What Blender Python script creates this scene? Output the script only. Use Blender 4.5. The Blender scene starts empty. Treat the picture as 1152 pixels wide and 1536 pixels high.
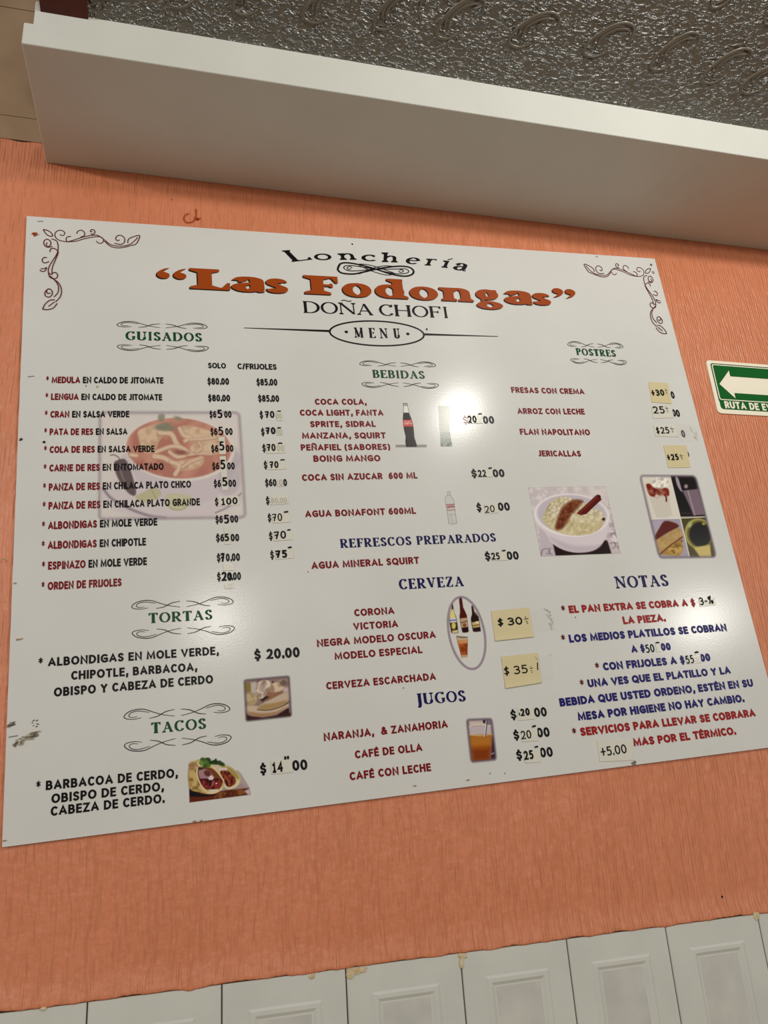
import bpy, math, random
import numpy as np
from mathutils import Matrix, Vector

random.seed(7)
rng = np.random.default_rng(7)
scene = bpy.context.scene
COL = scene.collection
ZF = 1.35                      # height of the board's lower left corner above the floor

# ------------------------------------------------------------------ camera
FPX = 1163.56
CAM = Vector((0.26857464, -1.43994262, 0.0519785 + ZF))
FW = Vector((0.24990256, 0.9099402, 0.33099478)).normalized()
UP = Vector((-0.01796892, -0.33742394, 0.94118128))
RIGHT = FW.cross(UP).normalized()
UP = RIGHT.cross(FW).normalized()
cd = bpy.data.cameras.new('camera')
cam = bpy.data.objects.new('camera', cd)
COL.objects.link(cam)
cd.sensor_fit = 'VERTICAL'
cd.sensor_height = 36.0
cd.lens = FPX / 1536 * 36.0
cd.clip_start = 0.02
m = Matrix((RIGHT, UP, -FW)).transposed().to_4x4()
m.translation = CAM
cam.matrix_world = m
scene.camera = cam

# ------------------------------------------------------------------ view, world, lamps
scene.view_settings.view_transform = 'Standard'
scene.view_settings.look = 'None'
scene.view_settings.gamma = 1.0
scene.view_settings.use_curve_mapping = False
scene.view_settings.exposure = 0.02

world = bpy.data.worlds.new('room_light')
scene.world = world
world.use_nodes = True
bgn = world.node_tree.nodes['Background']
bgn.inputs['Color'].default_value = (1.0, 0.95, 0.87, 1)
bgn.inputs['Strength'].default_value = 0.30


def lamp(name, loc, power, radius, color):
    l = bpy.data.lights.new(name, 'POINT')
    l.energy = power
    l.shadow_soft_size = radius
    l.color = color
    o = bpy.data.objects.new(name, l)
    o.location = loc
    COL.objects.link(o)
    return o


LAMPC = (1.0, 0.975, 0.91)
lamp('ceiling_or_fill_lamp', (1.455, -1.50, 1.60 + ZF), 44, 0.06, LAMPC)
lamp('ceiling_or_fill_lamp', (0.626, -6.84, 1.813 + ZF), 190, 0.11, LAMPC)
lamp('ceiling_or_fill_lamp', (6.10, -6.31, 1.607 + ZF), 300, 0.13, LAMPC)
lamp('ceiling_or_fill_lamp', (-2.6, -3.2, 1.80 + ZF), 190, 0.11, LAMPC)  # added fill lamp that brightens the left side, no known fixture


# ------------------------------------------------------------------ helpers
def lin(c, gain=1.0):
    out = []
    for v in c[:3]:
        v = v / 255.0
        v = v / 12.92 if v <= 0.04045 else ((v + 0.055) / 1.055) ** 2.4
        out.append(min(0.92, v * gain))
    return tuple(out)


GAIN = 1.15                    # printed colours: seen colour -> albedo


def ray(px, py):
    return (RIGHT * ((px - 576) / FPX) - UP * ((py - 768) / FPX) + FW)


def on_wall(px, py, y=0.0):
    d = ray(px, py)
    return CAM + d * ((y - CAM.y) / d.y)


def on_level(px, py, z):
    d = ray(px, py)
    return CAM + d * ((z - CAM.z) / d.z)


BANG = math.radians(2.7721)    # the board hangs a little crooked
BX = Vector((math.cos(BANG), 0, math.sin(BANG)))
BY = Vector((-math.sin(BANG), 0, math.cos(BANG)))
BO = Vector((0, 0, ZF))
BW, BH = 1.5, 1.5 / 1.23186
BOARD_M = Matrix(((BX.x, BY.x, 0, 0), (0, 0, -1, 0), (BX.z, BY.z, 0, ZF), (0, 0, 0, 1)))


def at(px, py):
    """board coordinates (metres from its lower left corner) of a point measured in the photo"""
    p = on_wall(px, py) - BO
    return (p.dot(BX), p.dot(BY))


# the same two mappings for arrays
def board_to_photo(bx, by):
    X = BX.x * bx + BY.x * by
    Z = BX.z * bx + BY.z * by + ZF
    dx, dy, dz = X - CAM.x, -CAM.y + 0 * X, Z - CAM.z
    r = dx * RIGHT.x + dy * RIGHT.y + dz * RIGHT.z
    u = dx * UP.x + dy * UP.y + dz * UP.z
    f = dx * FW.x + dy * FW.y + dz * FW.z
    return 576 + FPX * r / f, 768 - FPX * u / f


MATS = {}


def mat(name, color, rough=0.6, spec=0.5, metal=0.0):
    if name in MATS:
        return MATS[name]
    mt = bpy.data.materials.new(name)
    mt.use_nodes = True
    b = mt.node_tree.nodes['Principled BSDF']
    b.inputs['Base Color'].default_value = (*color, 1)
    b.inputs['Roughness'].default_value = rough
    b.inputs['Specular IOR Level'].default_value = spec
    b.inputs['Metallic'].default_value = metal
    MATS[name] = mt
    return mt


def nodes_of(mt):
    nt = mt.node_tree
    return nt, nt.nodes, nt.links, nt.nodes['Principled BSDF']


def mesh_obj(name, verts, faces, mats, parent=None, midx=None, smooth=False):
    me = bpy.data.meshes.new(name)
    me.from_pydata([tuple(v) for v in verts], [], faces)
    if not isinstance(mats, (list, tuple)):
        mats = [mats]
    for q in mats:
        me.materials.append(q)
    if midx is not None:
        me.polygons.foreach_set('material_index', midx)
    if smooth:
        me.polygons.foreach_set('use_smooth', [True] * len(faces))
    me.update()
    o = bpy.data.objects.new(name, me)
    COL.objects.link(o)
    if parent is not None:
        o.parent = parent
    return o


def struct(o):
    o['kind'] = 'structure'
    return o


def thing(name, label, cat, mtx=None, group=None):
    o = bpy.data.objects.new(name, None)
    o.empty_display_size = 0.05
    COL.objects.link(o)
    if mtx is not None:
        o.matrix_world = mtx
    o['label'] = label
    o['category'] = cat
    if group:
        o['group'] = group
    return o


def box_vf(x0, x1, y0, y1, z0, z1):
    v = [(x0, y0, z0), (x1, y0, z0), (x1, y1, z0), (x0, y1, z0), (x0, y0, z1), (x1, y0, z1), (x1, y1, z1), (x0, y1, z1)]
    f = [(0, 3, 2, 1), (4, 5, 6, 7), (0, 1, 5, 4), (1, 2, 6, 5), (2, 3, 7, 6), (3, 0, 4, 7)]
    return v, f


def bevel(o, w, seg=2):
    md = o.modifiers.new('bevel', 'BEVEL')
    md.width = w
    md.segments = seg
    md.limit_method = 'ANGLE'
    return o


def spline(pts, n=8, closed=False):
    """Catmull-Rom curve through the points"""
    P = [np.array(p, float) for p in pts]
    if closed:
        P = [P[-1]] + P + [P[0], P[1]]
    else:
        P = [2 * P[0] - P[1]] + P + [2 * P[-1] - P[-2]]
    out = []
    for i in range(1, len(P) - 2):
        a, b, c, d = P[i - 1], P[i], P[i + 1], P[i + 2]
        for k in range(n):
            t = k / n
            out.append(0.5 * (2 * b + (c - a) * t + (2 * a - 5 * b + 4 * c - d) * t * t + (3 * b - a - 3 * c + d) * t ** 3))
    out.append(P[-2])
    return [tuple(p) for p in out]


def arc(cx, cy, rx, ry, a0, a1, n=None):
    n = n or max(4, int(abs(a1 - a0) / 14))
    return [(cx + rx * math.cos(math.radians(a0 + (a1 - a0) * k / n)), cy + ry * math.sin(math.radians(a0 + (a1 - a0) * k / n))) for k in range(n + 1)]


def P(*c):
    return [(c[i], c[i + 1]) for i in range(0, len(c), 2)]


class Ink:
    """collects flat ribbons and polygons lying on the board"""
    def __init__(self):
        self.v, self.f, self.mi = [], [], []
        self.lift = 0.0

    def poly(self, pts, z, mi=0):
        b = len(self.v)
        self.lift += 4e-6
        self.v += [(p[0], p[1], z + self.lift) for p in pts]
        self.f.append(tuple(range(b, b + len(pts))))
        self.mi.append(mi)

    def ribbon(self, pts, tx, ty, z, mi=0, closed=False, taper=None):
        """stroke with an elliptical pen tx wide and ty high"""
        q = [(p[0] / tx, p[1] / ty) for p in pts]
        c = [q[0]]
        for p in q[1:]:
            if (p[0] - c[-1][0]) ** 2 + (p[1] - c[-1][1]) ** 2 > 1e-10:
                c.append(p)
        if closed and len(c) > 2 and (c[0][0] - c[-1][0]) ** 2 + (c[0][1] - c[-1][1]) ** 2 < 1e-10:
            c.pop()
        n = len(c)
        if n < 2:
            return
        L, R = [], []
        for i in range(n):
            if closed:
                a, b, d = c[i - 1], c[i], c[(i + 1) % n]
            else:
                a, b, d = c[max(0, i - 1)], c[i], c[min(n - 1, i + 1)]
            d1 = np.array([b[0] - a[0], b[1] - a[1]])
            d2 = np.array([d[0] - b[0], d[1] - b[1]])
            l1, l2 = np.hypot(*d1), np.hypot(*d2)
            if l1 < 1e-9:
                d1, l1 = d2, l2
            if l2 < 1e-9:
                d2, l2 = d1, l1
            n1 = np.array([-d1[1], d1[0]]) / l1
            n2 = np.array([-d2[1], d2[0]]) / l2
            s = n1 + n2
            ls = np.hypot(*s)
            if ls < 1e-6:
                mv = n1
            else:
                mv = s / ls
                mv = mv / max(0.55, float(mv @ n1))
            w = 0.5 * (taper(i / (n - 1)) if taper else 1.0)
            L.append(((b[0] + mv[0] * w) * tx, (b[1] + mv[1] * w) * ty))
            R.append(((b[0] - mv[0] * w) * tx, (b[1] - mv[1] * w) * ty))
        base = len(self.v)
        for k in range(n):
            self.v.append((*L[k], z + self.lift))
            self.v.append((*R[k], z + self.lift))
            self.lift += 1e-6
        self.lift += 2e-6
        for k in range(n if closed else n - 1):
            k2 = (k + 1) % n
            self.f.append((base + 2 * k, base + 2 * k + 1, base + 2 * k2 + 1, base + 2 * k2))
            self.mi.append(mi)

    def build(self, name, mats, parent):
        # every face looks out of the board
        V = np.array(self.v)
        for i, f in enumerate(self.f):
            p = V[list(f)][:, :2]
            a = 0.5 * np.sum(p[:, 0] * np.roll(p[:, 1], -1) - p[:, 1] * np.roll(p[:, 0], -1))
            if a < 0:
                self.f[i] = tuple(reversed(f))
        return mesh_obj(name, self.v, self.f, mats, parent, self.mi)


# ------------------------------------------------------------------ sans lettering (one pen, skeletons in a unit box)
S_ = spline([(.96, .84), (.75, .97), (.48, 1), (.16, .92), (.05, .75), (.18, .59), (.5, .5), (.83, .41), (.97, .25), (.86, .08), (.52, 0), (.25, .02), (.02, .14)], 4)
OV = arc(.5, .5, .5, .5, 0, 360, 28)
TILDE = spline([(.2, 1.2), (.36, 1.27), (.64, 1.17), (.8, 1.25)], 4)
SANS = {
    'A': (.86, [P(0, 0, .5, 1, 1, 0), P(.18, .3, .82, .3)]),
    'B': (.66, [P(0, 0, 0, 1, .5, 1) + arc(.52, .76, .36, .24, 90, -90) + P(0, .52), P(0, .52, .5, .52) + arc(.58, .26, .42, .26, 90, -90) + P(0, 0)]),
    'C': (.68, [arc(.6, .5, .6, .5, 48, 312, 18)]),
    'D': (.78, [P(0, 0, 0, 1, .35, 1) + arc(.35, .5, .65, .5, 90, -90, 12) + P(0, 0)]),
    'E': (.54, [P(1, 1, 0, 1, 0, 0, 1, 0), P(0, .52, .9, .52)]),
    'F': (.52, [P(1, 1, 0, 1, 0, 0), P(0, .5, .9, .5)]),
    'G': (.8, [arc(.58, .5, .58, .5, 48, 280, 16) + P(1, .1, 1, .47, .6, .47)]),
    'H': (.74, [P(0, 0, 0, 1), P(1, 0, 1, 1), P(0, .53, 1, .53)]),
    'I': (.09, [P(.5, 0, .5, 1)]),
    'J': (.36, [P(1, 1, 1, .3) + arc(.3, .3, .7, .3, 0, -130, 8)]),
    'K': (.7, [P(0, 0, 0, 1), P(1, 1, .05, .48), P(.28, .62, 1, 0)]),
    'L': (.5, [P(0, 1, 0, 0, 1, 0)]),
    'M': (1.02, [P(0, 0, .06, 1, .5, .12, .94, 1, 1, 0)]),
    'N': (.78, [P(0, 0, 0, 1, 1, 0, 1, 1)]),
    'O': (.9, [OV]),
    'P': (.6, [P(0, 0, 0, 1, .5, 1) + arc(.5, .72, .5, .28, 90, -90) + P(0, .44)]),
    'Q': (.92, [OV, P(.55, .2, 1.02, -.12)]),
    'R': (.66, [P(0, 0, 0, 1, .5, 1) + arc(.5, .74, .45, .26, 90, -90) + P(0, .48), P(.5, .48, 1, 0)]),
    'S': (.6, [S_]),
    'T': (.68, [P(0, 1, 1, 1), P(.5, 1, .5, 0)]),
    'U': (.74, [P(0, 1, 0, .34) + arc(.5, .34, .5, .34, 180, 360, 12) + P(1, 1)]),
    'V': (.84, [P(0, 1, .5, 0, 1, 1)]),
    'X': (.74, [P(0, 0, 1, 1), P(0, 1, 1, 0)]),
    'Y': (.76, [P(0, 1, .5, .48, 1, 1), P(.5, .48, .5, 0)]),
    'Z': (.66, [P(0, 1, 1, 1, 0, 0, 1, 0)]),
    '0': (.58, [OV]),
    '1': (.4, [P(0, .8, .55, 1, .55, 0), P(0, 0, 1, 0)]),
    '2': (.56, [spline([(.05, .84), (.25, .97), (.5, 1), (.86, .9), (.93, .7), (.8, .45), (.4, .18), (0, 0)], 4) + P(1, 0)]),
    '3': (.54, [spline([(.05, .9), (.45, 1), (.9, .86), (.85, .62), (.4, .53)], 4), spline([(.4, .53), (.85, .46), (1, .24), (.7, .03), (.35, 0), (0, .08)], 4)]),
    '4': (.62, [P(.75, 0, .75, 1, 0, .28, 1, .28)]),
    '5': (.54, [P(.9, 1, .18, 1, .13, .57), spline([(.13, .57), (.45, .63), (.85, .53), (.98, .3), (.8, .06), (.45, 0), (.02, .06)], 4)]),
    '6': (.58, [spline([(.88, .97), (.6, 1), (.25, .84), (.05, .5), (.03, .3)], 4), arc(.5, .31, .48, .31, 0, 360, 20)]),
    '7': (.56, [P(0, 1, 1, 1, .35, 0)]),
    '8': (.58, [arc(.5, .76, .42, .24, 0, 360, 18), arc(.5, .26, .5, .26, 0, 360, 18)]),
    '9': (.58, [spline([(.12, .03), (.4, 0), (.75, .16), (.95, .5), (.97, .7)], 4), arc(.5, .69, .48, .31, 0, 360, 20)]),
    '.': (.02, [P(.5, -.02, .5, .1)]),
    ',': (.14, [P(.9, .14, .85, -.02, .0, -.26)]),
    '*': (.4, [P(.5, .46, .5, 1.08), P(0, .6, 1, .94), P(0, .94, 1, .6)]),
    '$': (.54, [[(x, .06 + .84 * y) for x, y in S_], P(.5, 1.1, .5, .9), P(.5, .06, .5, -.16)]),
    '(': (.24, [arc(1, .42, 1, .62, 95, 265, 12)]),
    ')': (.24, [arc(0, .42, 1, .62, 85, -85, 12)]),
    '&': (.82, [spline([(1, 0), (.6, .38), (.25, .75), (.28, .95), (.45, 1), (.62, .92), (.6, .74), (.3, .55), (.03, .32), (.05, .1), (.3, 0), (.6, .06), (.85, .3), (.92, .5)], 4)]),
    '/': (.4, [P(0, -.1, 1, 1.08)]),
    '+': (.5, [P(0, .5, 1, .5), P(.5, .1, .5, .9)]),
    '-': (.36, [P(0, .42, 1, .42)]),
    '"': (.2, [P(0, .8, 0, 1.05), P(1, .8, 1, 1.05)]),
}
SANS['Ñ'] = (.78, SANS['N'][1] + [TILDE])
SANS['É'] = (.54, SANS['E'][1] + [P(.4, 1.14, .75, 1.3)])
SPACE = {'s': .36}


def put_glyph(ink, strokes, frame, tx, ty, z, mi=0, jitter=0.0):
    """frame: x0, width, base(x)->y, height ; skeleton is inset so that the ink fills the box"""
    x0, w, base, h = frame
    ink.lift = 0.0
    for s in strokes:
        pts = []
        for (x, y) in s:
            if jitter:
                x += random.uniform(-jitter, jitter)
                y += random.uniform(-jitter, jitter)
            X = x0 + tx / 2 + x * max(1e-6, w - tx)
            pts.append((X, base(X) + ty / 2 + y * (h - ty)))
        cl = len(s) > 8 and abs(s[0][0] - s[-1][0]) < 1e-6 and abs(s[0][1] - s[-1][1]) < 1e-6
        if not cl:
            # square the stroke ends off by half a pen
            for e, n_ in ((0, 1), (-1, -2)):
                dx, dy = (pts[e][0] - pts[n_][0]) / tx, (pts[e][1] - pts[n_][1]) / ty
                l_ = math.hypot(dx, dy) or 1
                k_ = .5 if min(abs(dx), abs(dy)) < .02 * l_ else .3
                pts[e] = (pts[e][0] + dx / l_ * k_ * tx, pts[e][1] + dy / l_ * k_ * ty)
        ink.ribbon(pts, tx, ty, z, mi, closed=cl)


LAY = 0.0006


def sans_line(segs, xl, yl, xr, yr, h, pen=0.21, z=LAY, sb=0.15, ink=None, font=None, mi0=0, sp=.52):
    """one line of print: segs = [(text, material index)], baseline from (xl,yl) to (xr,yr), cap height h, all read off the photo"""
    ink = ink or Ink()
    font = font or SANS
    (ax, ay), (bx, by) = at(xl, yl), at(xr, yr)
    xm, ym = (xl + xr) / 2, (yl + yr) / 2
    H = at(xm, ym - h)[1] - at(xm, ym)[1]
    slope = (by - ay) / (bx - ax)
    base = lambda X: ay + (X - ax) * slope
    tx = ty = pen * H
    chars = [(c, k) for t, k in segs for c in t]
    tot = 0.0
    nat = []
    for i, (c, k) in enumerate(chars):
        if c == ' ':
            nat.append(None)
            tot += sp
        else:
            w = font[c][0] + pen
            nat.append(w)
            tot += w + (sb if i < len(chars) - 1 else 0)
    s = (bx - ax) / tot
    x = ax
    for (c, k), w in zip(chars, nat):
        if w is None:
            x += sp * s
            continue
        kp = .55 if c in '*=' else 1.0
        put_glyph(ink, font[c][1], (x, max(w * s, tx * 1.001), base, H), kp * min(tx, max(pen * s * 1.3, tx * .6)), ty * .92 * kp, z, mi0 + k)
        x += (w + sb) * s
    return ink


# ------------------------------------------------------------------ serif lettering: thick and thin pens with feet
# stroke = (pen, points) pen K thick on the uprights, k thin ; feet = (x, y, direction, thick?) ; ticks = arm ends
def ser(w, strokes, feet=(), ticks=()):
    return (w, strokes, feet, ticks)


SS = spline([(.9, .78), (.8, .92), (.5, 1), (.18, .9), (.1, .74), (.22, .6), (.5, .5), (.82, .39), (.93, .24), (.8, .06), (.48, 0), (.2, .06), (.06, .24)], 4)
SERIF = {
    'A': ser(.95, [('k', P(.08, 0, .46, .95)), ('K', P(.46, 1, .9, 0)), ('k', P(.22, .34, .7, .34))], [(.08, 0, 1), (.9, 0, 1)]),
    'B': ser(.78, [('K', P(.14, 0, .14, 1)), ('K', P(.14, 1, .5, 1) + arc(.5, .76, .35, .24, 90, -90) + P(.14, .52)), ('K', P(.14, .52, .5, .52) + arc(.52, .26, .44, .26, 90, -90) + P(.14, 0))], [(.14, 0, 1), (.14, 1, -1)]),
    'C': ser(.86, [('K', arc(.55, .5, .53, .5, 40, 318, 20))], [], [(.96, .82, 1.0), (.96, .18, -.4)]),
    'D': ser(.95, [('K', P(.14, 0, .14, 1)), ('K', P(.14, 1, .4, 1) + arc(.4, .5, .56, .5, 90, -90, 14) + P(.14, 0))], [(.14, 0, 1), (.14, 1, -1)]),
    'E': ser(.76, [('K', P(.14, 0, .14, 1)), ('k', P(.14, 1, .9, 1)), ('k', P(.14, 0, .96, 0)), ('k', P(.14, .52, .7, .52))], [(.14, 0, 1), (.14, 1, -1)], [(.9, 1, -1), (.96, 0, 1), (.7, .52, 0)]),
    'F': ser(.72, [('K', P(.14, 0, .14, 1)), ('k', P(.14, 1, .95, 1)), ('k', P(.14, .5, .72, .5))], [(.14, 0, 1), (.14, 1, -1)], [(.95, 1, -1), (.72, .5, 0)]),
    'G': ser(.95, [('K', arc(.52, .5, .5, .5, 42, 275, 18)), ('k', spline([(.55, 0), (.72, .02), (.86, .1)], 4)), ('K', P(.86, .08, .86, .42))], [(.86, .42, -1)], [(.9, .84, 1)]),
    'H': ser(1.0, [('K', P(.14, 0, .14, 1)), ('K', P(.86, 0, .86, 1)), ('k', P(.14, .52, .86, .52))], [(.14, 0, 1), (.14, 1, -1), (.86, 0, 1), (.86, 1, -1)]),
    'I': ser(.42, [('K', P(.5, 0, .5, 1))], [(.5, 0, 1), (.5, 1, -1)]),
    'J': ser(.5, [('K', P(.62, 1, .62, .05)), ('K', spline([(.62, .1), (.55, -.12), (.38, -.26), (.1, -.3)], 4))], [(.62, 1, -1)]),
    'M': ser(1.2, [('k', P(.1, 0, .13, 1)), ('K', P(.13, 1, .5, .05)), ('k', P(.5, .05, .87, 1)), ('K', P(.88, 1, .88, 0))], [(.1, 0, 1), (.88, 0, 1), (.13, 1, -1), (.88, 1, -1)]),
    'N': ser(1.0, [('k', P(.12, 0, .12, 1)), ('K', P(.12, 1, .88, .02)), ('k', P(.88, 0, .88, 1))], [(.12, 0, 1), (.12, 1, -1), (.88, 1, -1)]),
    'O': ser(1.0, [('K', OV)]),
    'P': ser(.76, [('K', P(.16, 0, .16, 1)), ('K', P(.16, 1, .5, 1) + arc(.5, .73, .44, .27, 90, -90) + P(.16, .46))], [(.16, 0, 1), (.16, 1, -1)]),
    'R': ser(.88, [('K', P(.14, 0, .14, 1)), ('K', P(.14, 1, .45, 1) + arc(.45, .74, .38, .26, 90, -90) + P(.14, .48)), ('K', P(.42, .5, .88, .0))], [(.14, 0, 1), (.14, 1, -1), (.9, 0, 1)]),
    'S': ser(.68, [('K', SS)], [], [(.86, .8, 1), (.1, .2, -1)]),
    'T': ser(.82, [('K', P(.5, 0, .5, 1)), ('k', P(.04, 1, .96, 1))], [(.5, 0, 1)], [(.04, 1, -1), (.96, 1, -1)]),
    'U': ser(.95, [('K', P(.16, 1, .16, .3)), ('K', spline([(.16, .34), (.2, .1), (.5, 0), (.78, .12), (.84, .36)], 5)), ('k', P(.84, .3, .84, 1))], [(.16, 1, -1), (.84, 1, -1)]),
    'V': ser(.92, [('K', P(.1, 1, .52, .02)), ('k', P(.52, .02, .9, 1))], [(.1, 1, -1), (.9, 1, -1)]),
    'Z': ser(.8, [('k', P(.06, 1, .92, 1)), ('K', P(.9, .98, .08, .02)), ('k', P(.06, 0, .94, 0))], [], [(.06, 1, -1), (.94, 0, 1)]),
    # lower case, x-height = 1
    'a': ser(.9, [('K', spline([(.1, .76), (.25, .96), (.5, 1), (.7, .88), (.74, .65)], 5)), ('K', P(.74, .68, .74, .16)), ('k', spline([(.74, .16), (.8, .02), (.98, .05)], 4)), ('K', spline([(.74, .6), (.45, .55), (.14, .42), (.1, .2), (.3, .02), (.55, .06), (.74, .24)], 5))], [], [(.14, .74, -.6)]),
    's': ser(.75, [('K', SS)], [], [(.86, .8, 1), (.1, .2, -1)]),
    'o': ser(1.0, [('K', OV)]),
    'd': ser(1.05, [('K', arc(.4, .5, .4, .5, 0, 360, 26)), ('K', P(.76, 0, .76, 1.5))], [(.82, 0, 1), (.66, 1.5, -1)]),
    'n': ser(1.1, [('K', P(.16, 0, .16, 1)), ('K', spline([(.18, .7), (.4, .96), (.62, 1), (.8, .86), (.84, .6)], 5)), ('K', P(.84, .64, .84, 0))], [(.16, 0, 1), (.1, 1, -1), (.84, 0, 1)]),
    'g': ser(.95, [('K', arc(.42, .66, .36, .34, 0, 360, 24)), ('k', spline([(.24, .38), (.1, .24), (.2, .1), (.5, .06), (.8, .02), (.94, -.14)], 5)), ('K', arc(.48, -.2, .46, .24, 0, 360, 24)), ('k', spline([(.7, .88), (.82, .98), (.98, .94)], 4))]),
    'c': ser(.85, [('K', arc(.52, .5, .5, .5, 46, 316, 20))], [], [(.88, .8, -.6)]),
    'h': ser(1.1, [('K', P(.16, 0, .16, 1.55)), ('K', spline([(.18, .7), (.4, .96), (.62, 1), (.8, .86), (.84, .6)], 5)), ('K', P(.84, .64, .84, 0))], [(.16, 0, 1), (.1, 1.55, -1), (.84, 0, 1)]),
    'e': ser(.9, [('k', P(.05, .54, .92, .54)), ('K', [(.95, .54)] + arc(.5, .5, .46, .5, 8, 312, 22))]),
    'r': ser(.75, [('K', P(.28, 0, .28, 1)), ('k', spline([(.3, .68), (.48, .92), (.7, 1), (.95, .92)], 5))], [(.28, 0, 1), (.18, 1, -1)], [(.92, .98, -.7)]),
    'í': ser(.5, [('K', P(.5, 0, .5, 1)), ('k', P(.45, 1.22, .95, 1.5))], [(.5, 0, 1), (.36, 1, -1)]),
}
SERIF['Ñ'] = ser(1.0, SERIF['N'][1] + [('k', TILDE)], SERIF['N'][2])
SERIF['L'] = ser(.78, [('K', P(.2, 0, .2, 1)), ('k', P(.2, 0, .96, 0))], [(.2, 0, 1), (.2, 1, -1)], [(.96, 0, 1)])
QUOTE = spline([(.95, 1), (.5, .85), (.12, .55), (.1, .2), (.45, 0), (.85, .1), (.9, .42), (.6, .58), (.5, .62), (.7, .8), (.95, 1)], 4)


def put_serif(ink, ch, warp, W, H, T, t, z, mi=0, foot=None, shift=(0, 0), slant=0.0, fit=True, tick=.2):
    """warp maps glyph millimetres (0..W, 0..H) onto the board"""
    w, strokes, feet, ticks = SERIF[ch]
    tmp = Ink()
    fl = foot if foot is not None else T * 1.05
    ft = max(t, .06 * H)
    px = lambda x: T / 2 + x * (W - T)
    py = lambda y: t / 2 + y * (H - t)
    for pen, s in strokes:
        pts = [(px(x), py(y)) for x, y in s]
        cl = len(s) > 8 and abs(s[0][0] - s[-1][0]) < 1e-6 and abs(s[0][1] - s[-1][1]) < 1e-6
        tmp.ribbon(pts, T if pen == 'K' else t * 1.15, t, 0, 0, closed=cl)
    for (x, y, d) in feet:
        X = px(x)
        Y = py(y) - d * t / 2
        tmp.poly([(X - fl, Y), (X + fl, Y), (X + fl, Y + d * ft), (X + fl * .45, Y + d * ft * 1.9), (X - fl * .45, Y + d * ft * 1.9), (X - fl, Y + d * ft)], 0)
    for (x, y, d) in ticks:
        X, Y = px(x), py(y)
        a = tick * H * d
        if d == 0:
            tmp.poly([(X - t * .6, Y - .1 * H), (X + t * .5, Y - .1 * H), (X + t * .5, Y + .1 * H), (X - t * .6, Y + .1 * H), (X - .1 * W, Y)], 0)
        else:
            e = 1 if x > .5 else -1
            tmp.poly([(X - e * .2 * W, Y + (t / 2 if d < 0 else -t / 2)), (X + e * t * .5, Y + (t / 2 if d < 0 else -t / 2)), (X + e * t * .5, Y + a), (X - e * t * .4, Y + a)], 0)
    b = len(ink.v)
    lo_, hi_ = min(q[0] for q in tmp.v), max(q[0] for q in tmp.v)
    if fit and ch not in 'Iír':
        k_ = W / (hi_ - lo_)
    else:
        k_, lo_ = 1.0, 0.0
    for (x, y, zz) in tmp.v:
        x = (x - lo_) * k_
        X, Y = warp(x + slant * y, y)
        ink.v.append((X + shift[0], Y + shift[1], z + zz))
    for f in tmp.f:
        ink.f.append(tuple(b + i for i in f))
        ink.mi.append(mi)


def serif_line(text, xl, yl, xr, yr, h, T=.19, t=.06, z=LAY, gap=.16, mi=0, ink=None, sp=.4, foot=None):
    ink = ink or Ink()
    (ax, ay), (bx, by) = at(xl, yl), at(xr, yr)
    xm, ym = (xl + xr) / 2, (yl + yr) / 2
    H = at(xm, ym - h)[1] - at(xm, ym)[1]
    tot = sum(sp if c == ' ' else SERIF[c][0] for c in text) + gap * (len(text) - 1)
    s = (bx - ax) / tot
    slope = (by - ay) / (bx - ax)
    x = ax
    for c in text:
        if c != ' ':
            x0 = x
            put_serif(ink, c, lambda X, Y: (x0 + X, ay + (x0 + X - ax) * slope + Y), SERIF[c][0] * s, H, T * H, t * H, z, mi, foot=foot * H if foot else None)
            x += SERIF[c][0] * s
        else:
            x += sp * s
        x += gap * s
    return ink


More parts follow.
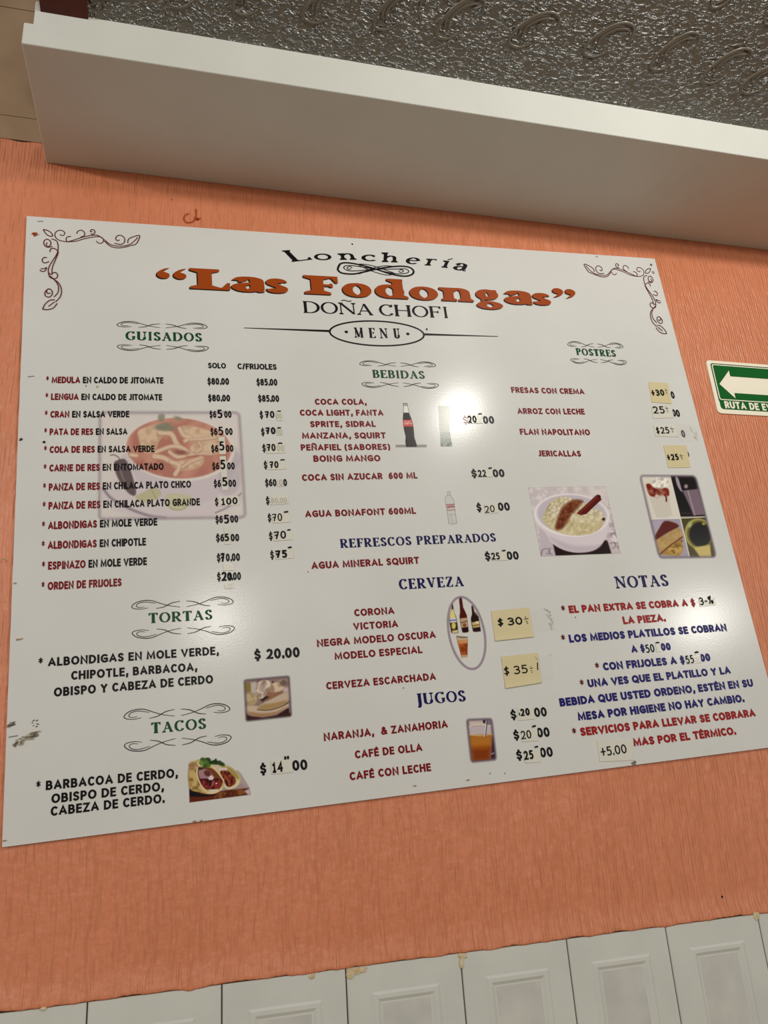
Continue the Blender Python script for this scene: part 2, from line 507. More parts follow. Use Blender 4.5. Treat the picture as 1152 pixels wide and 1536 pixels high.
# ------------------------------------------------------------------ materials of the place
def make_wall_paint():
    mt = mat('orange_combed_paint', lin((214, 130, 97)), .4, .45)
    nt, N, L, b = nodes_of(mt)
    tc = N.new('ShaderNodeTexCoord')
    warp = N.new('ShaderNodeTexNoise')
    warp.inputs['Scale'].default_value = 6
    warp.inputs['Detail'].default_value = 2
    L.new(tc.outputs['Object'], warp.inputs['Vector'])
    wa = N.new('ShaderNodeVectorMath')
    wa.operation = 'MULTIPLY_ADD'
    wa.inputs[1].default_value = (.012, .012, .012)
    L.new(warp.outputs['Color'], wa.inputs[0])
    L.new(tc.outputs['Object'], wa.inputs[2])
    mp = N.new('ShaderNodeMapping')
    mp.inputs['Scale'].default_value = (175, 1, 20)
    L.new(wa.outputs[0], mp.inputs['Vector'])
    n1 = N.new('ShaderNodeTexNoise')
    n1.inputs['Scale'].default_value = 1.0
    n1.inputs['Detail'].default_value = 1.0
    n1.inputs['Roughness'].default_value = .5
    L.new(mp.outputs[0], n1.inputs['Vector'])
    n2 = N.new('ShaderNodeTexNoise')
    n2.inputs['Scale'].default_value = 70
    n2.inputs['Detail'].default_value = 3
    L.new(tc.outputs['Object'], n2.inputs['Vector'])
    mw = N.new('ShaderNodeMapping')
    mw.inputs['Scale'].default_value = (1, 1, .14)
    L.new(wa.outputs[0], mw.inputs['Vector'])
    wv = N.new('ShaderNodeTexWave')
    wv.bands_direction = 'X'
    wv.inputs['Scale'].default_value = 50
    wv.inputs['Distortion'].default_value = 7
    wv.inputs['Detail'].default_value = 1.5
    wv.inputs['Detail Scale'].default_value = .7
    L.new(mw.outputs[0], wv.inputs['Vector'])
    w2 = N.new('ShaderNodeMath')
    w2.operation = 'MULTIPLY_ADD'
    w2.inputs[1].default_value = .2
    L.new(wv.outputs['Fac'], w2.inputs[0])
    L.new(n1.outputs['Fac'], w2.inputs[2])
    mx = N.new('ShaderNodeMath')
    mx.operation = 'MULTIPLY_ADD'
    mx.inputs[1].default_value = .45
    L.new(n2.outputs['Fac'], mx.inputs[0])
    L.new(w2.outputs[0], mx.inputs[2])
    bp = N.new('ShaderNodeBump')
    bp.inputs['Strength'].default_value = .7
    bp.inputs['Distance'].default_value = .006
    L.new(mx.outputs[0], bp.inputs['Height'])
    L.new(bp.outputs[0], b.inputs['Normal'])
    # faint unevenness of the paint itself
    n3 = N.new('ShaderNodeTexNoise')
    n3.inputs['Scale'].default_value = 3.0
    n3.inputs['Detail'].default_value = 4
    L.new(tc.outputs['Object'], n3.inputs['Vector'])
    cr = N.new('ShaderNodeValToRGB')
    cr.color_ramp.elements[0].position = .3
    cr.color_ramp.elements[0].color = (*lin((204, 124, 86)), 1)
    cr.color_ramp.elements[1].position = .7
    cr.color_ramp.elements[1].color = (*lin((212, 131, 95)), 1)
    L.new(n3.outputs['Fac'], cr.inputs[0])
    L.new(cr.outputs[0], b.inputs['Base Color'])
    return mt


def make_speckled(name, c0, c1, scale, rough, bump=0.0, bscale=60, spec=.4):
    mt = mat(name, lin(c0), rough, spec)
    nt, N, L, b = nodes_of(mt)
    tc = N.new('ShaderNodeTexCoord')
    n = N.new('ShaderNodeTexNoise')
    n.inputs['Scale'].default_value = scale
    n.inputs['Detail'].default_value = 5
    L.new(tc.outputs['Object'], n.inputs['Vector'])
    cr = N.new('ShaderNodeValToRGB')
    cr.color_ramp.elements[0].position = .35
    cr.color_ramp.elements[0].color = (*lin(c0), 1)
    cr.color_ramp.elements[1].position = .7
    cr.color_ramp.elements[1].color = (*lin(c1), 1)
    L.new(n.outputs['Fac'], cr.inputs[0])
    L.new(cr.outputs[0], b.inputs['Base Color'])
    if bump:
        n2 = N.new('ShaderNodeTexNoise')
        n2.inputs['Scale'].default_value = bscale
        n2.inputs['Detail'].default_value = 4
        L.new(tc.outputs['Object'], n2.inputs['Vector'])
        bp = N.new('ShaderNodeBump')
        bp.inputs['Strength'].default_value = .5
        bp.inputs['Distance'].default_value = bump
        L.new(n2.outputs['Fac'], bp.inputs['Height'])
        L.new(bp.outputs[0], b.inputs['Normal'])
    return mt


M_WALL = make_wall_paint()
M_BEAM = make_speckled('white_beam_paint', (198, 199, 192), (204, 205, 198), 5, .6, .0006, 90)
M_TILE = make_speckled('glazed_white_tile', (198, 201, 194), (207, 208, 201), 9, .35, .0003, 40)
M_TILE_IN = make_speckled('marbled_tile_field', (186, 187, 180), (204, 204, 197), 14, .38)
M_GROUT = mat('dark_grout', lin((96, 84, 66)), .9, .1)
M_STONE = make_speckled('brown_stone_tile', (146, 118, 90), (164, 136, 107), 7, .5, .0006, 30)
M_MAROON = make_speckled('maroon_board', (70, 22, 12), (88, 30, 16), 12, .5)
M_CHIP = make_speckled('bare_plaster', (206, 196, 166), (190, 160, 112), 120, .9, .0008, 200)
M_FLOOR = make_speckled('floor_tile', (150, 128, 104), (166, 144, 120), 4, .5)


def make_ceiling():
    mt = mat('glossy_dark_stucco', lin((98, 92, 80)), .27, 1.0)
    nt, N, L, b = nodes_of(mt)
    tc = N.new('ShaderNodeTexCoord')
    mp = N.new('ShaderNodeMapping')
    mp.inputs['Scale'].default_value = (80, 140, 80)
    L.new(tc.outputs['Object'], mp.inputs['Vector'])
    n = N.new('ShaderNodeTexNoise')
    n.inputs['Scale'].default_value = 1
    n.inputs['Detail'].default_value = 1.6
    n.inputs['Roughness'].default_value = .5
    n.inputs['Distortion'].default_value = .6
    L.new(mp.outputs[0], n.inputs['Vector'])
    cr = N.new('ShaderNodeValToRGB')
    cr.color_ramp.elements[0].position = .46
    cr.color_ramp.elements[1].position = .68
    L.new(n.outputs['Fac'], cr.inputs[0])
    bp = N.new('ShaderNodeBump')
    bp.inputs['Strength'].default_value = 1.0
    bp.inputs['Distance'].default_value = .011
    L.new(cr.outputs[0], bp.inputs['Height'])
    L.new(bp.outputs[0], b.inputs['Normal'])
    return mt


M_CEIL = make_ceiling()
M_SWIRL = make_speckled('glossy_dark_relief', (98, 92, 80), (106, 100, 88), 30, .3, .0005, 120, .7)

# board
M_BOARD = mat('white_sign_panel', lin((205, 202, 189)), .17, .16)
nt, N, L, b = nodes_of(M_BOARD)
tc = N.new('ShaderNodeTexCoord')
nz = N.new('ShaderNodeTexNoise')
nz.inputs['Scale'].default_value = 4
nz.inputs['Detail'].default_value = 6
L.new(tc.outputs['Object'], nz.inputs['Vector'])
cr = N.new('ShaderNodeValToRGB')
cr.color_ramp.elements[0].position = .3
cr.color_ramp.elements[0].color = (*lin((207, 207, 203)), 1)
cr.color_ramp.elements[1].position = .7
cr.color_ramp.elements[1].color = (*lin((213, 213, 210)), 1)
L.new(nz.outputs['Fac'], cr.inputs[0])
L.new(cr.outputs[0], b.inputs['Base Color'])
nb = N.new('ShaderNodeTexNoise')
nb.inputs['Scale'].default_value = 260
nb.inputs['Detail'].default_value = 2
L.new(tc.outputs['Object'], nb.inputs['Vector'])
bp = N.new('ShaderNodeBump')
bp.inputs['Strength'].default_value = .12
bp.inputs['Distance'].default_value = .0004
L.new(nb.outputs['Fac'], bp.inputs['Height'])
L.new(bp.outputs[0], b.inputs['Normal'])


def inkm(name, rgb, rough=.35):
    return mat(name, tuple(max(.003, (v - .006) * 1.15) for v in lin(rgb)), rough, .14)


K_BLACK = inkm('ink_black', (24, 21, 22))
K_RED = inkm('ink_dark_red', (112, 22, 28))
K_RED2 = inkm('ink_bright_red', (140, 18, 24))
K_GREEN = inkm('ink_green', (16, 68, 44))
K_NAVY = inkm('ink_navy', (24, 20, 76))
K_BLUE = inkm('ink_blue', (28, 22, 96))
K_ORANGE = inkm('ink_orange', (146, 66, 27))
K_WINE = inkm('ink_wine', (88, 30, 26))
K_PEN = inkm('marker_black', (18, 16, 16), .5)
K_GHOST = inkm('faded_print', (168, 163, 150), .5)
K_PATCH = mat('paper_patch', lin((212, 210, 198)), .2, .16)
K_NOTE = mat('yellow_note_paper', lin((207, 194, 152)), .5, .35)
K_GREY = inkm('ink_grey', (120, 118, 112))

# ------------------------------------------------------------------ the setting
WY = 0.005                     # plane of the wall behind the board
XL, XR = -1.2, 3.2
TILE_TOP = -0.229 + ZF

# orange wall: paint rolls out over the tile top in a ragged lip
xs = np.arange(XL, XR, .006)
prof = []
ph = rng.normal(0, 1, len(xs))
sm = np.convolve(ph, np.ones(5) / 5, 'same') * .0022 + np.convolve(rng.normal(0, 1, len(xs)), np.ones(31) / 31, 'same') * .004
verts, faces = [], []
for i, x in enumerate(xs):
    e = TILE_TOP + sm[i]
    top = 1.366 + ZF if x > -.03 else 1.415 + ZF + .002 * math.sin(x * 90)
    pr = [(WY, top), (WY, TILE_TOP + .05), (WY - .001, TILE_TOP + .022), (-.0006, e + .007), (-.0011, e + .002), (-.0009, e), (.004, e + .0004)]
    for (y, z) in pr:
        verts.append((x, y, z))
k = 7
for i in range(len(xs) - 1):
    for j in range(k - 1):
        faces.append((i * k + j, i * k + j + 1, (i + 1) * k + j + 1, (i + 1) * k + j))
wall = struct(mesh_obj('wall_back', verts, faces, M_WALL, smooth=True))

# beam
out_ = [(-.0325, 1.3646), (XR, 1.3646), (XR, 1.475), (-.0165, 1.475), (-.0165, 1.4165), (-.0325, 1.4165)]
v1 = [(x, -.287, z + ZF) for x, z in out_] + [(x, WY, z + ZF) for x, z in out_]
f1 = [tuple(range(6)), tuple(range(11, 5, -1))] + [((i + 1) % 6, i, i + 6, (i + 1) % 6 + 6) for i in range(6)]
beam = struct(mesh_obj('trim_1', v1, f1, M_BEAM))
bevel(beam, .0022)

# stone tiles of the open shaft left of the beam, over the paint
v, f = [], []
for (z0, z1) in ((1.4165, 1.4790), (1.4805, 1.7965), (1.7985, 2.10)):
    bv, bf = box_vf(XL, XR, .0035, .03, z0 + ZF, z1 + ZF)
    f += [tuple(i + len(v) for i in q) for q in bf]
    v += bv
struct(mesh_obj('wall_upper', v, f, M_STONE))
v, f = box_vf(XL, XR, .008, .02, 1.36 + ZF, 2.1 + ZF)
struct(mesh_obj('trim_3', v, f, M_GROUT))

# ceiling slopes up from the beam
CS = math.tan(math.radians(16.0))
CZ = 1.4547 + ZF
def ceil_z(depth):
    return CZ + CS * (depth - .287)
x0 = .0735
v = [(x0, -.285, ceil_z(.285)), (XR + 3, -.285, ceil_z(.285)), (XR + 3, -6.5, ceil_z(6.5)), (x0, -6.5, ceil_z(6.5))]
v += [(p[0], p[1], p[2] + .03) for p in v]
f = [(0, 1, 2, 3), (7, 6, 5, 4), (0, 4, 5, 1), (1, 5, 6, 2), (2, 6, 7, 3), (3, 7, 4, 0)]
ceiling = struct(mesh_obj('ceiling', v, f, M_CEIL))
v, f = box_vf(-.006, x0 + .004, -.75, -.2875, CZ - .006, CZ + .03)
v = [(p[0], p[1], p[2] + CS * (-p[1] - .287)) for p in v]
struct(mesh_obj('trim_4', v, f, M_MAROON))
v, f = box_vf(-2.5, 6.5, -7, WY, -.02, 0)
struct(mesh_obj('floor', v, f, M_FLOOR))

# raised scrolls on the ceiling
def relief(pts, cx, cd_, sc, w=.0032, hgt=.0022, rot=0.0):
    q = []
    c, s = math.cos(rot), math.sin(rot)
    for (x, y) in pts:
        q.append((cx + sc * (x * c - y * s), cd_ + sc * (x * s + y * c)))
    V, F = [], []
    n = len(q)
    for i in range(n):
        a, b_ = np.array(q[max(0, i - 1)]), np.array(q[min(n - 1, i + 1)])
        d = b_ - a
        nn = np.array([-d[1], d[0]]) / (np.hypot(*d) + 1e-9)
        tp = math.sin(math.pi * (.08 + .84 * i / (n - 1))) ** .5
        for kk in range(7):
            a_ = math.pi * kk / 6
            off = nn * w * tp * math.cos(a_)
            X, D = q[i][0] + off[0], q[i][1] + off[1]
            V.append((X, -D, ceil_z(D) - hgt * tp * math.sin(a_) + .0002))
    for i in range(n - 1):
        for kk in range(6):
            F.append((i * 7 + kk, i * 7 + kk + 1, (i + 1) * 7 + kk + 1, (i + 1) * 7 + kk))
    return V, F


# x to the right, y = depth away from the wall
SW = [spline([(.62, -.05), (.66, .38), (.3, .5), (-.2, .3), (-.62, -.12), (-.7, -.46), (-.35, -.56), (.02, -.4)], 7),
      spline([(-.35, -.3), (-.3, .02), (.1, .3), (.5, .34)], 6),
      spline([(-.48, -.25), (-.42, .05), (.0, .36), (.35, .42)], 6)]
def on_ceiling(px, py):
    d = ray(px, py)
    k_ = (CZ + CS * (-CAM.y - .287) - CAM.z) / (d.z + CS * d.y)
    return CAM + d * k_


for i, (px, py) in enumerate(((180, -36), (286, -24), (388, -9), (494, 6), (598, 13), (692, 26), (803, 44), (915, 59), (1014, 76), (1092, 98), (1150, 117))):
    V, F = [], []
    c_ = on_ceiling(px, py)
    for s_ in SW:
        a, b_ = relief(s_, c_.x, -c_.y, .066, rot=.1 + .12 * math.sin(i * 1.7))
        F += [tuple(j + len(V) for j in q) for q in b_]
        V += a
    for s_ in SW[:2]:
        a, b_ = relief([(-x, -y) for x, y in s_], c_.x + .05, -c_.y + .125, .055, rot=.6)
        F += [tuple(j + len(V) for j in q) for q in b_]
        V += a
    mesh_obj('scroll_relief', V, F, M_SWIRL, ceiling, smooth=True)

# glazed dado tiles: body with a pressed rectangular frame
TW, TH = .2012, .30
g = .0022
v, f, mi = [], [], []
jx0 = .13963 - TW * 7
for i in range(22):
    a, b_ = jx0 + i * TW + g / 2, jx0 + (i + 1) * TW - g / 2
    if b_ < XL or a > XR:
        continue
    for r in range(2):
        zt = TILE_TOP - .001 - r * (TH + g)
        zb = zt - TH
        rings = [(0, .006, .0), (0, .0012, 0), (.0012, 0, 0), (.040, 0, 0), (.044, -.0016, 0), (.050, -.0016, 0), (.055, .0008, 0), (.058, .0008, 0)]
        base = len(v)
        for (ins, y, _) in rings:
            v += [(a + ins, y, zb + ins), (b_ - ins, y, zb + ins), (b_ - ins, y, zt - ins), (a + ins, y, zt - ins)]
        for q in range(len(rings) - 1):
            for s_ in range(4):
                f.append((base + q * 4 + s_, base + q * 4 + (s_ + 1) % 4, base + (q + 1) * 4 + (s_ + 1) % 4, base + (q + 1) * 4 + s_))
                mi.append(0)
        e = base + (len(rings) - 1) * 4
        f.append((e, e + 1, e + 2, e + 3))
        mi.append(1)
tiles = struct(mesh_obj('trim_5', v, f, [M_TILE, M_TILE_IN], midx=mi))
v, f = box_vf(XL, XR, .0045, .012, TILE_TOP - .62, TILE_TOP + .004)
struct(mesh_obj('trim_6', v, f, M_GROUT))

# broken plaster where the tile corners are chipped
def chip(px, py, w, h, seed):
    r = random.Random(seed)
    p = on_wall(px, py)
    n = 16
    V = [(p.x, -.0022, p.z)]
    for i in range(n):
        a = 2 * math.pi * i / n
        q = .6 + .55 * r.random()
        V.append((p.x + math.cos(a) * w * q, -.0015, p.z + math.sin(a) * h * q))
    for i in range(n):
        a = 2 * math.pi * i / n
        V.append((V[i + 1][0] + math.cos(a) * .001, .001, V[i + 1][2] + math.sin(a) * .001))
    F = [(0, 1 + (i + 1) % n, 1 + i) for i in range(n)] + [(1 + i, 1 + (i + 1) % n, 1 + n + (i + 1) % n, 1 + n + i) for i in range(n)]
    return mesh_obj('plaster_chip', V, F, M_CHIP, wall)


chip(537, 1456, .016, .0055, 1)
chip(525, 1461, .006, .009, 2)
chip(468, 1464, .006, .004, 3)
chip(694, 1434, .008, .006, 4)
chip(692, 1444, .004, .011, 5)
chip(1134, 1373, .007, .008, 6)
chip(65, 1513, .006, .003, 7)


def wall_mark(name, strokes, w, rgb, y=WY - .0012):
    ink = Ink()
    for s_ in strokes:
        ink.ribbon(s_, w, w, 0)
    V = [(a, y, b_) for a, b_, _ in ink.v]
    return mesh_obj(name, V, ink.f, inkm(name + '_colour', rgb), wall)


def wp(pts, ox=0, oy=0, sc=1.0):
    out = []
    for x, y in pts:
        p = on_wall(ox + x / sc, oy + y / sc, WY)
        out.append((p.x, p.z))
    return out


wall_mark('paint_scar', [wp(spline([(778, 322), (760, 332), (756, 352), (772, 366), (798, 360), (808, 348)], 4), 40, 220, 3.2),
                         wp(spline([(806, 338), (812, 350), (828, 352)], 3), 40, 220, 3.2), wp([(812, 300), (815, 345), (832, 346), (818, 352)], 40, 220, 3.2)], .0034, (158, 74, 44))
wall_mark('nail_hole', [wp(spline([(1082, 1343.6), (1082.6, 1345), (1082.2, 1346.4)], 3))], .0042, (30, 14, 10))
wall_mark('paint_speck', [wp([(257, 299), (258.4, 300.4)])], .0022, (120, 66, 44))

# ------------------------------------------------------------------ evacuation sign on the wall (right)
sg = thing('exit_route_sign', 'green and white evacuation arrow sign beside the menu board on the orange wall', 'sign')
p0 = on_wall(1059, 540)
SX, SZ = 1.5245, .9965 + ZF
SWd, SHt = .40, .1475
sg.location = (SX, WY, SZ - SHt)
sg.rotation_euler = (math.pi / 2, 0, 0)


def rrect(x0, y0, x1, y1, r, n=5):
    out = []
    for cx, cy, a in ((x1 - r, y0 + r, -90), (x1 - r, y1 - r, 0), (x0 + r, y1 - r, 90), (x0 + r, y0 + r, 180)):
        out += arc(cx, cy, r, r, a, a + 90, n)
    return out


def slab(name, pts, z0, z1, m_, parent):
    n = len(pts)
    V = [(x, y, z1) for x, y in pts] + [(x, y, z0) for x, y in pts]
    F = [tuple(range(n)), tuple(range(2 * n - 1, n - 1, -1))] + [(i, i + n, (i + 1) % n + n, (i + 1) % n) for i in range(n)]
    return mesh_obj(name, V, F, m_, parent)


M_SGREEN = inkm('sign_green', (2, 88, 38), .4)
M_SDARK = inkm('sign_dark_line', (20, 52, 34), .4)
M_SWHITE = inkm('sign_white', (226, 220, 202), .45)
slab('sign_plate', rrect(0, 0, SWd, SHt, .010), 0.0002, .003, M_SWHITE, sg)
gz = .0031
gi = Ink()
gi.poly(rrect(.0115, .0115, SWd - .0115, SHt - .0085, .008), gz, 0)
gi.poly(rrect(.0135, .037, SWd - .0135, SHt - .0105, .006), gz + .00015, 1)
gi.poly(rrect(.0162, .0395, SWd - .0162, SHt - .013, .0045), gz + .0003, 0)
gi.build('green_field', [M_SGREEN, M_SWHITE], sg)
di = Ink()
di.ribbon([(.0112, .034)] + arc(.0185, SHt - .0145, .0073, .0058, 180, 90, 6) + arc(SWd - .0185, SHt - .0145, .0073, .0058, 90, 0, 6) + [(SWd - .0112, .034)], .0016, .0016, gz + .0001)
di.build('outline', M_SDARK, sg)
ai = Ink()
ar = [(.0235, .0815), (.0595, .1215), (.0615, .1095), (.0605, .105), (SWd - .03, .105), (SWd - .03, .060), (.0605, .060), (.0615, .0475)]
ar = [(.0235, .0815), (.0605, .1215), (.0605, .105), (SWd - .03, .105), (SWd - .03, .0585), (.0605, .0585), (.0605, .0435)]
ai.poly(ar, gz + .00045)
ai.build('arrow', M_SWHITE, sg)
# lettering
ti = Ink()
txt = 'RUTA DE EVACUACIÓN'
SANS['Ó'] = (.9, SANS['O'][1] + [P(.4, 1.14, .7, 1.3)])
x = .0245
for c in txt:
    if c == ' ':
        x += .0075
        continue
    wv = (SANS[c][0] + .24) * .0195 * .74
    put_glyph(ti, SANS[c][1], (x, max(wv, .0049), lambda X: .0145, .0195), .0047, .0042, gz + .0003)
    x += wv + .0018
ti.build('sign_lettering', M_SWHITE, sg)

# ------------------------------------------------------------------ the menu board
board = thing('menu_board', 'large white printed menu board fixed a little crooked to the orange wall', 'menu board', BOARD_M)
c4 = rrect(0, 0, BW, BH, .0012, 2)
pn = slab('panel', c4, -.0046, 0, M_BOARD, board)


def add(ink, name, mats):
    return ink.build(name, mats, board)


def cv(pts, ox, oy, sc):
    return [at(ox + x / sc, oy + y / sc) for x, y in pts]


# --- shop name, letter by letter along its slight arch
px_mm = .0016
title = [('L', 285.5, 346.9, 404, 434.5, 1), ('a', 347.8, 398.6, 415.5, 438.5, 0), ('s', 399.5, 433.4, 418.3, 440, 0),
         ('F', 457.6, 510, 414.3, 442, 1), ('o', 515, 559.4, 425.2, 446, 0), ('d', 564, 614, 427.4, 447.8, 0), ('o', 616, 659.4, 430.4, 450.4, 0),
         ('n', 661, 712, 432.5, 452.2, 0), ('g', 715, 754.7, 434.8, 456, 0), ('a', 757.8, 800.3, 436.5, 457.2, 0), ('s', 800.5, 828, 440, 458, 0)]
ti = Ink()
for (c, xl, xr, yt, yb, cap) in title:
    xm = (xl + xr) / 2
    a0, a1 = at(xl, yb)[0], at(xr, yb)[0]
    v0, v1 = at(xm, yb)[1], at(xm, yt)[1]
    W_, H_ = (a1 - a0) * .975, v1 - v0
    T_ = {'L': .0262, 'F': .0262}.get(c, .0235)
    t_ = .0052 if c not in 'LF' else .0056
    sl = (at(xr, yb + .045 * (xr - xl))[1] - at(xl, yb)[1]) / W_
    wf = lambda X, Y: (a0 + X, v0 + Y)
    ft = T_ * (1.05 if c in 'LF' else .78)
    put_serif(ti, c, wf, W_, H_, T_, t_, LAY, 1, foot=ft, tick=.3 if cap else .14, shift=(-.0024, -.0022))
    put_serif(ti, c, wf, W_, H_, T_, t_, LAY + .0004, 0, foot=ft, tick=.3 if cap else .14)
    if c == 's' and xl < 450:
        add(ti, 'shop_name', [K_ORANGE, K_BLACK])
        ti = Ink()
add(ti, 'shop_name', [K_ORANGE, K_BLACK])
for (xl, xr, yt, yb, fl) in ((233.9, 256.3, 400.8, 417.3, 0), (259, 281.4, 402, 418.5, 0), (829, 847.5, 432.2, 446.3, 1), (848.3, 865.6, 433.6, 447.6, 1)):
    ti = Ink()
    a0, a1 = at(xl, yb)[0], at(xr, yb)[0]
    v0, v1 = at(xl, yb)[1], at(xl, yt)[1]
    for sh, zz, k in (((-.0024, -.0022), LAY, 1), ((0, 0), LAY + .0004, 0)):
        q = [(a0 + (1 - x if fl else x) * (a1 - a0) + sh[0], v0 + (1 - y if fl else y) * (v1 - v0) + sh[1]) for x, y in QUOTE]
        ti.poly(q[:-1], zz, k)
    add(ti, 'quotation_mark', [K_ORANGE, K_BLACK])

# --- arched word above it : every letter in its own leaning cell (crop coordinates of the photo, /3.6 + (400,360))
lo = Ink()
cells = [('L', (138, 119), (247, 106), (80, 58), (185, 50), 1), ('o', (262, 111), (358, 108), (250, 76), (340, 72), 0), ('n', (392, 108), (486, 107), (382, 73), (473, 72), 0),
         ('c', (512, 114), (592, 116), (510, 79), (588, 80), 0), ('h', (617, 119), (706, 122), (619, 84), (710, 86), 0), ('e', (746, 129), (822, 133), (757, 93), (833, 97), 0),
         ('r', (845, 137), (915, 141), (862, 101), (930, 104), 0), ('í', (928, 147), (990, 153), (946, 110), (1008, 116), 0), ('a', (1000, 160), (1074, 171), (1022, 121), (1096, 132), 0)]
for (c, bl, br, tl, tr, cap) in cells:
    q = [at(400 + p[0] / 3.6, 360 + p[1] / 3.6) for p in (bl, br, tl, tr)]
    W_ = math.dist(q[0], q[1])
    H_ = math.dist(q[0], q[2])

    def wf(X, Y):
        s, t = X / W_, Y / H_
        return tuple((1 - s) * (1 - t) * q[0][i] + s * (1 - t) * q[1][i] + (1 - s) * t * q[2][i] + s * t * q[3][i] for i in (0, 1))
    lo = Ink()
    put_serif(lo, c, wf, W_, H_, .0098 if cap else .0082, .0027, LAY, 0, foot=.0078)
    add(lo, 'arched_letter', K_BLACK)

# --- owner line, MENU badge
add(serif_line('DOÑA', 455.6, 469.4, 560, 473.2, 17.4, T=.19, t=.065, gap=.05, foot=.14), 'owner_lettering', K_BLACK)
add(serif_line('CHOFI', 569.5, 473.6, 674.5, 477.4, 17, T=.19, t=.065, gap=.07, foot=.14), 'owner_lettering', K_BLACK)
bd = Ink()
el = []
for a in range(72):
    t_ = math.radians(a * 5)
    x_, y_ = 70.6 * math.cos(t_), 18.4 * math.sin(t_)
    el.append(at(565.2 + x_, 500.2 + y_ + x_ * .038))
bd.ribbon(el, .0040, .0034, LAY, closed=True)
q0, q1 = at(366, 492), at(495, 496.7)
bd.ribbon([q0, q1], .0052, .0052, LAY, taper=lambda t: .25 + .75 * t)
q0, q1 = at(747, 504.8), at(635.5, 501.6)
bd.ribbon([q0, q1], .0052, .0052, LAY, taper=lambda t: .25 + .75 * t)
for (x_, y_) in ((519.4, 498), (611.7, 501)):
    c_ = at(x_, y_)
    bd.poly(arc(c_[0], c_[1], .0040, .0034, 0, 345, 14), LAY)
add(bd, 'menu_badge', K_BLACK)
mi_ = Ink()
for c, xl, xr, yb in (('M', 475, 523, 527), ('E', 556, 590, 529), ('N', 613, 657, 531), ('U', 689, 723, 532)):
    serif_line(c, 400 + xl / 3.6, 360 + yb / 3.6, 400 + xr / 3.6, 360 + yb / 3.6 + .3, 15, T=.17, t=.05, ink=mi_, foot=.11)
add(mi_, 'badge_lettering', K_BLACK)

# --- interlaced ornament under the arched word
orn = Ink()
for s_, w_ in (([(385, 150), (400, 128), (440, 124), (510, 136), (590, 158), (670, 184), (740, 196), (782, 188), (793, 168), (770, 148), (720, 142), (650, 148), (590, 158), (530, 172), (470, 184), (410, 180), (386, 165), (385, 150)], .0036),
               ([(415, 152), (424, 140), (462, 139), (525, 148), (590, 160), (660, 176), (715, 184), (760, 178), (764, 164), (740, 156), (680, 158), (590, 158), (500, 166), (440, 166), (415, 152)], .0018),
               ([(500, 130), (545, 134), (600, 148), (650, 166), (690, 182), (650, 190), (590, 176), (540, 156), (500, 140)], .0016),
               ([(690, 144), (640, 140), (590, 148), (540, 166), (500, 184)], .0016),
               ([(462, 152), (450, 144), (434, 150), (442, 160), (456, 156)], .0016), ([(712, 168), (722, 176), (738, 170), (730, 161), (716, 164)], .0016)):
    orn.ribbon(cv(spline(s_, 6), 400, 360, 3.6), w_ * 1.3, w_ * 1.05, LAY)
add(orn, 'interlaced_ornament', K_BLACK)

# --- section headings with flourishes
FL = [([(.34, .86), (.2, .96), (.05, .86), (.01, .6), (.1, .22), (.26, .04), (.42, .1), (.6, .45), (.78, .74), (1, .95)], 1.0),
      ([(.27, .72), (.17, .78), (.1, .62), (.14, .34), (.27, .2), (.44, .34), (.5, .42)], .8),
      ([(.5, .98), (.66, .84), (.82, .46), (1, .3)], 1.0)]


def flourish(tl, tr, hgt, flip):
    """one rule above or below a heading between two photo points of its long side"""
    ink = Ink()
    a, b_ = at(*tl), at(*tr)
    for side in (0, 1):
        for s_, w_ in FL:
            q = []
            for x, y in spline(s_, 6):
                x = x * .47
                if side:
                    x = 1 - x
                yy = y if not flip else 1 - y
                q.append((a[0] + (b_[0] - a[0]) * x, a[1] + (b_[1] - a[1]) * x - hgt * yy))
            ink.ribbon(q, .0014 * w_, .0013 * w_, LAY, taper=lambda t: .55 + .45 * math.sin(math.pi * t))
    return add(ink, 'flourish', K_BLACK)


def head(text, l, r, h, col, ab=None, be=None, name='section_heading'):
    add(serif_line(text, *l, *r, h, T=.225, t=.075, gap=.13, foot=.15), name, col)
    if ab:
        flourish(ab[0], ab[1], ab[2], False)
    if be:
        flourish(be[0], be[1], be[2], True)


mm = .0013
head('GUISADOS', (188.3, 510.2), (303.2, 512.6), 13, K_GREEN, ((175, 481.5), (311, 485), 11 * mm), ((175.5, 516.5), (313, 519), 11 * mm))
head('BEBIDAS', (559.6, 566.8), (637.5, 568.4), 11.8, K_GREEN, ((538.3, 540.6), (653, 543), 10.4 * mm), ((542, 573), (657.8, 575), 10.4 * mm))
head('POSTRES', (865.2, 532.6), (924.4, 535.4), 10.2, K_GREEN, ((850, 511.6), (933.4, 514.8), 10 * mm * 1.15), ((855.2, 537.2), (939, 540.4), 9.5 * mm * 1.15))
head('TORTAS', (223.2, 935), (318.7, 929), 15, K_GREEN, ((196.9, 901.2), (350, 894), 13 * mm), ((197.6, 945), (352, 937.4), 13 * mm))
head('TACOS', (227, 1100.4), (309.2, 1093), 16.2, K_GREEN, ((185.4, 1065), (344.8, 1053.4), 13.5 * mm), ((186, 1113), (347, 1100.6), 13.5 * mm))
head('REFRESCOS PREPARADOS', (511, 822), (744.3, 812.2), 13, K_NAVY)
head('CERVEZA', (599.2, 884.4), (696, 879.2), 15.4, K_NAVY)
head('JUGOS', (625.6, 1057.4), (699, 1051.8), 17, K_NAVY)
head('NOTAS', (924.3, 882.8), (1003.6, 879), 17.8, K_NAVY)

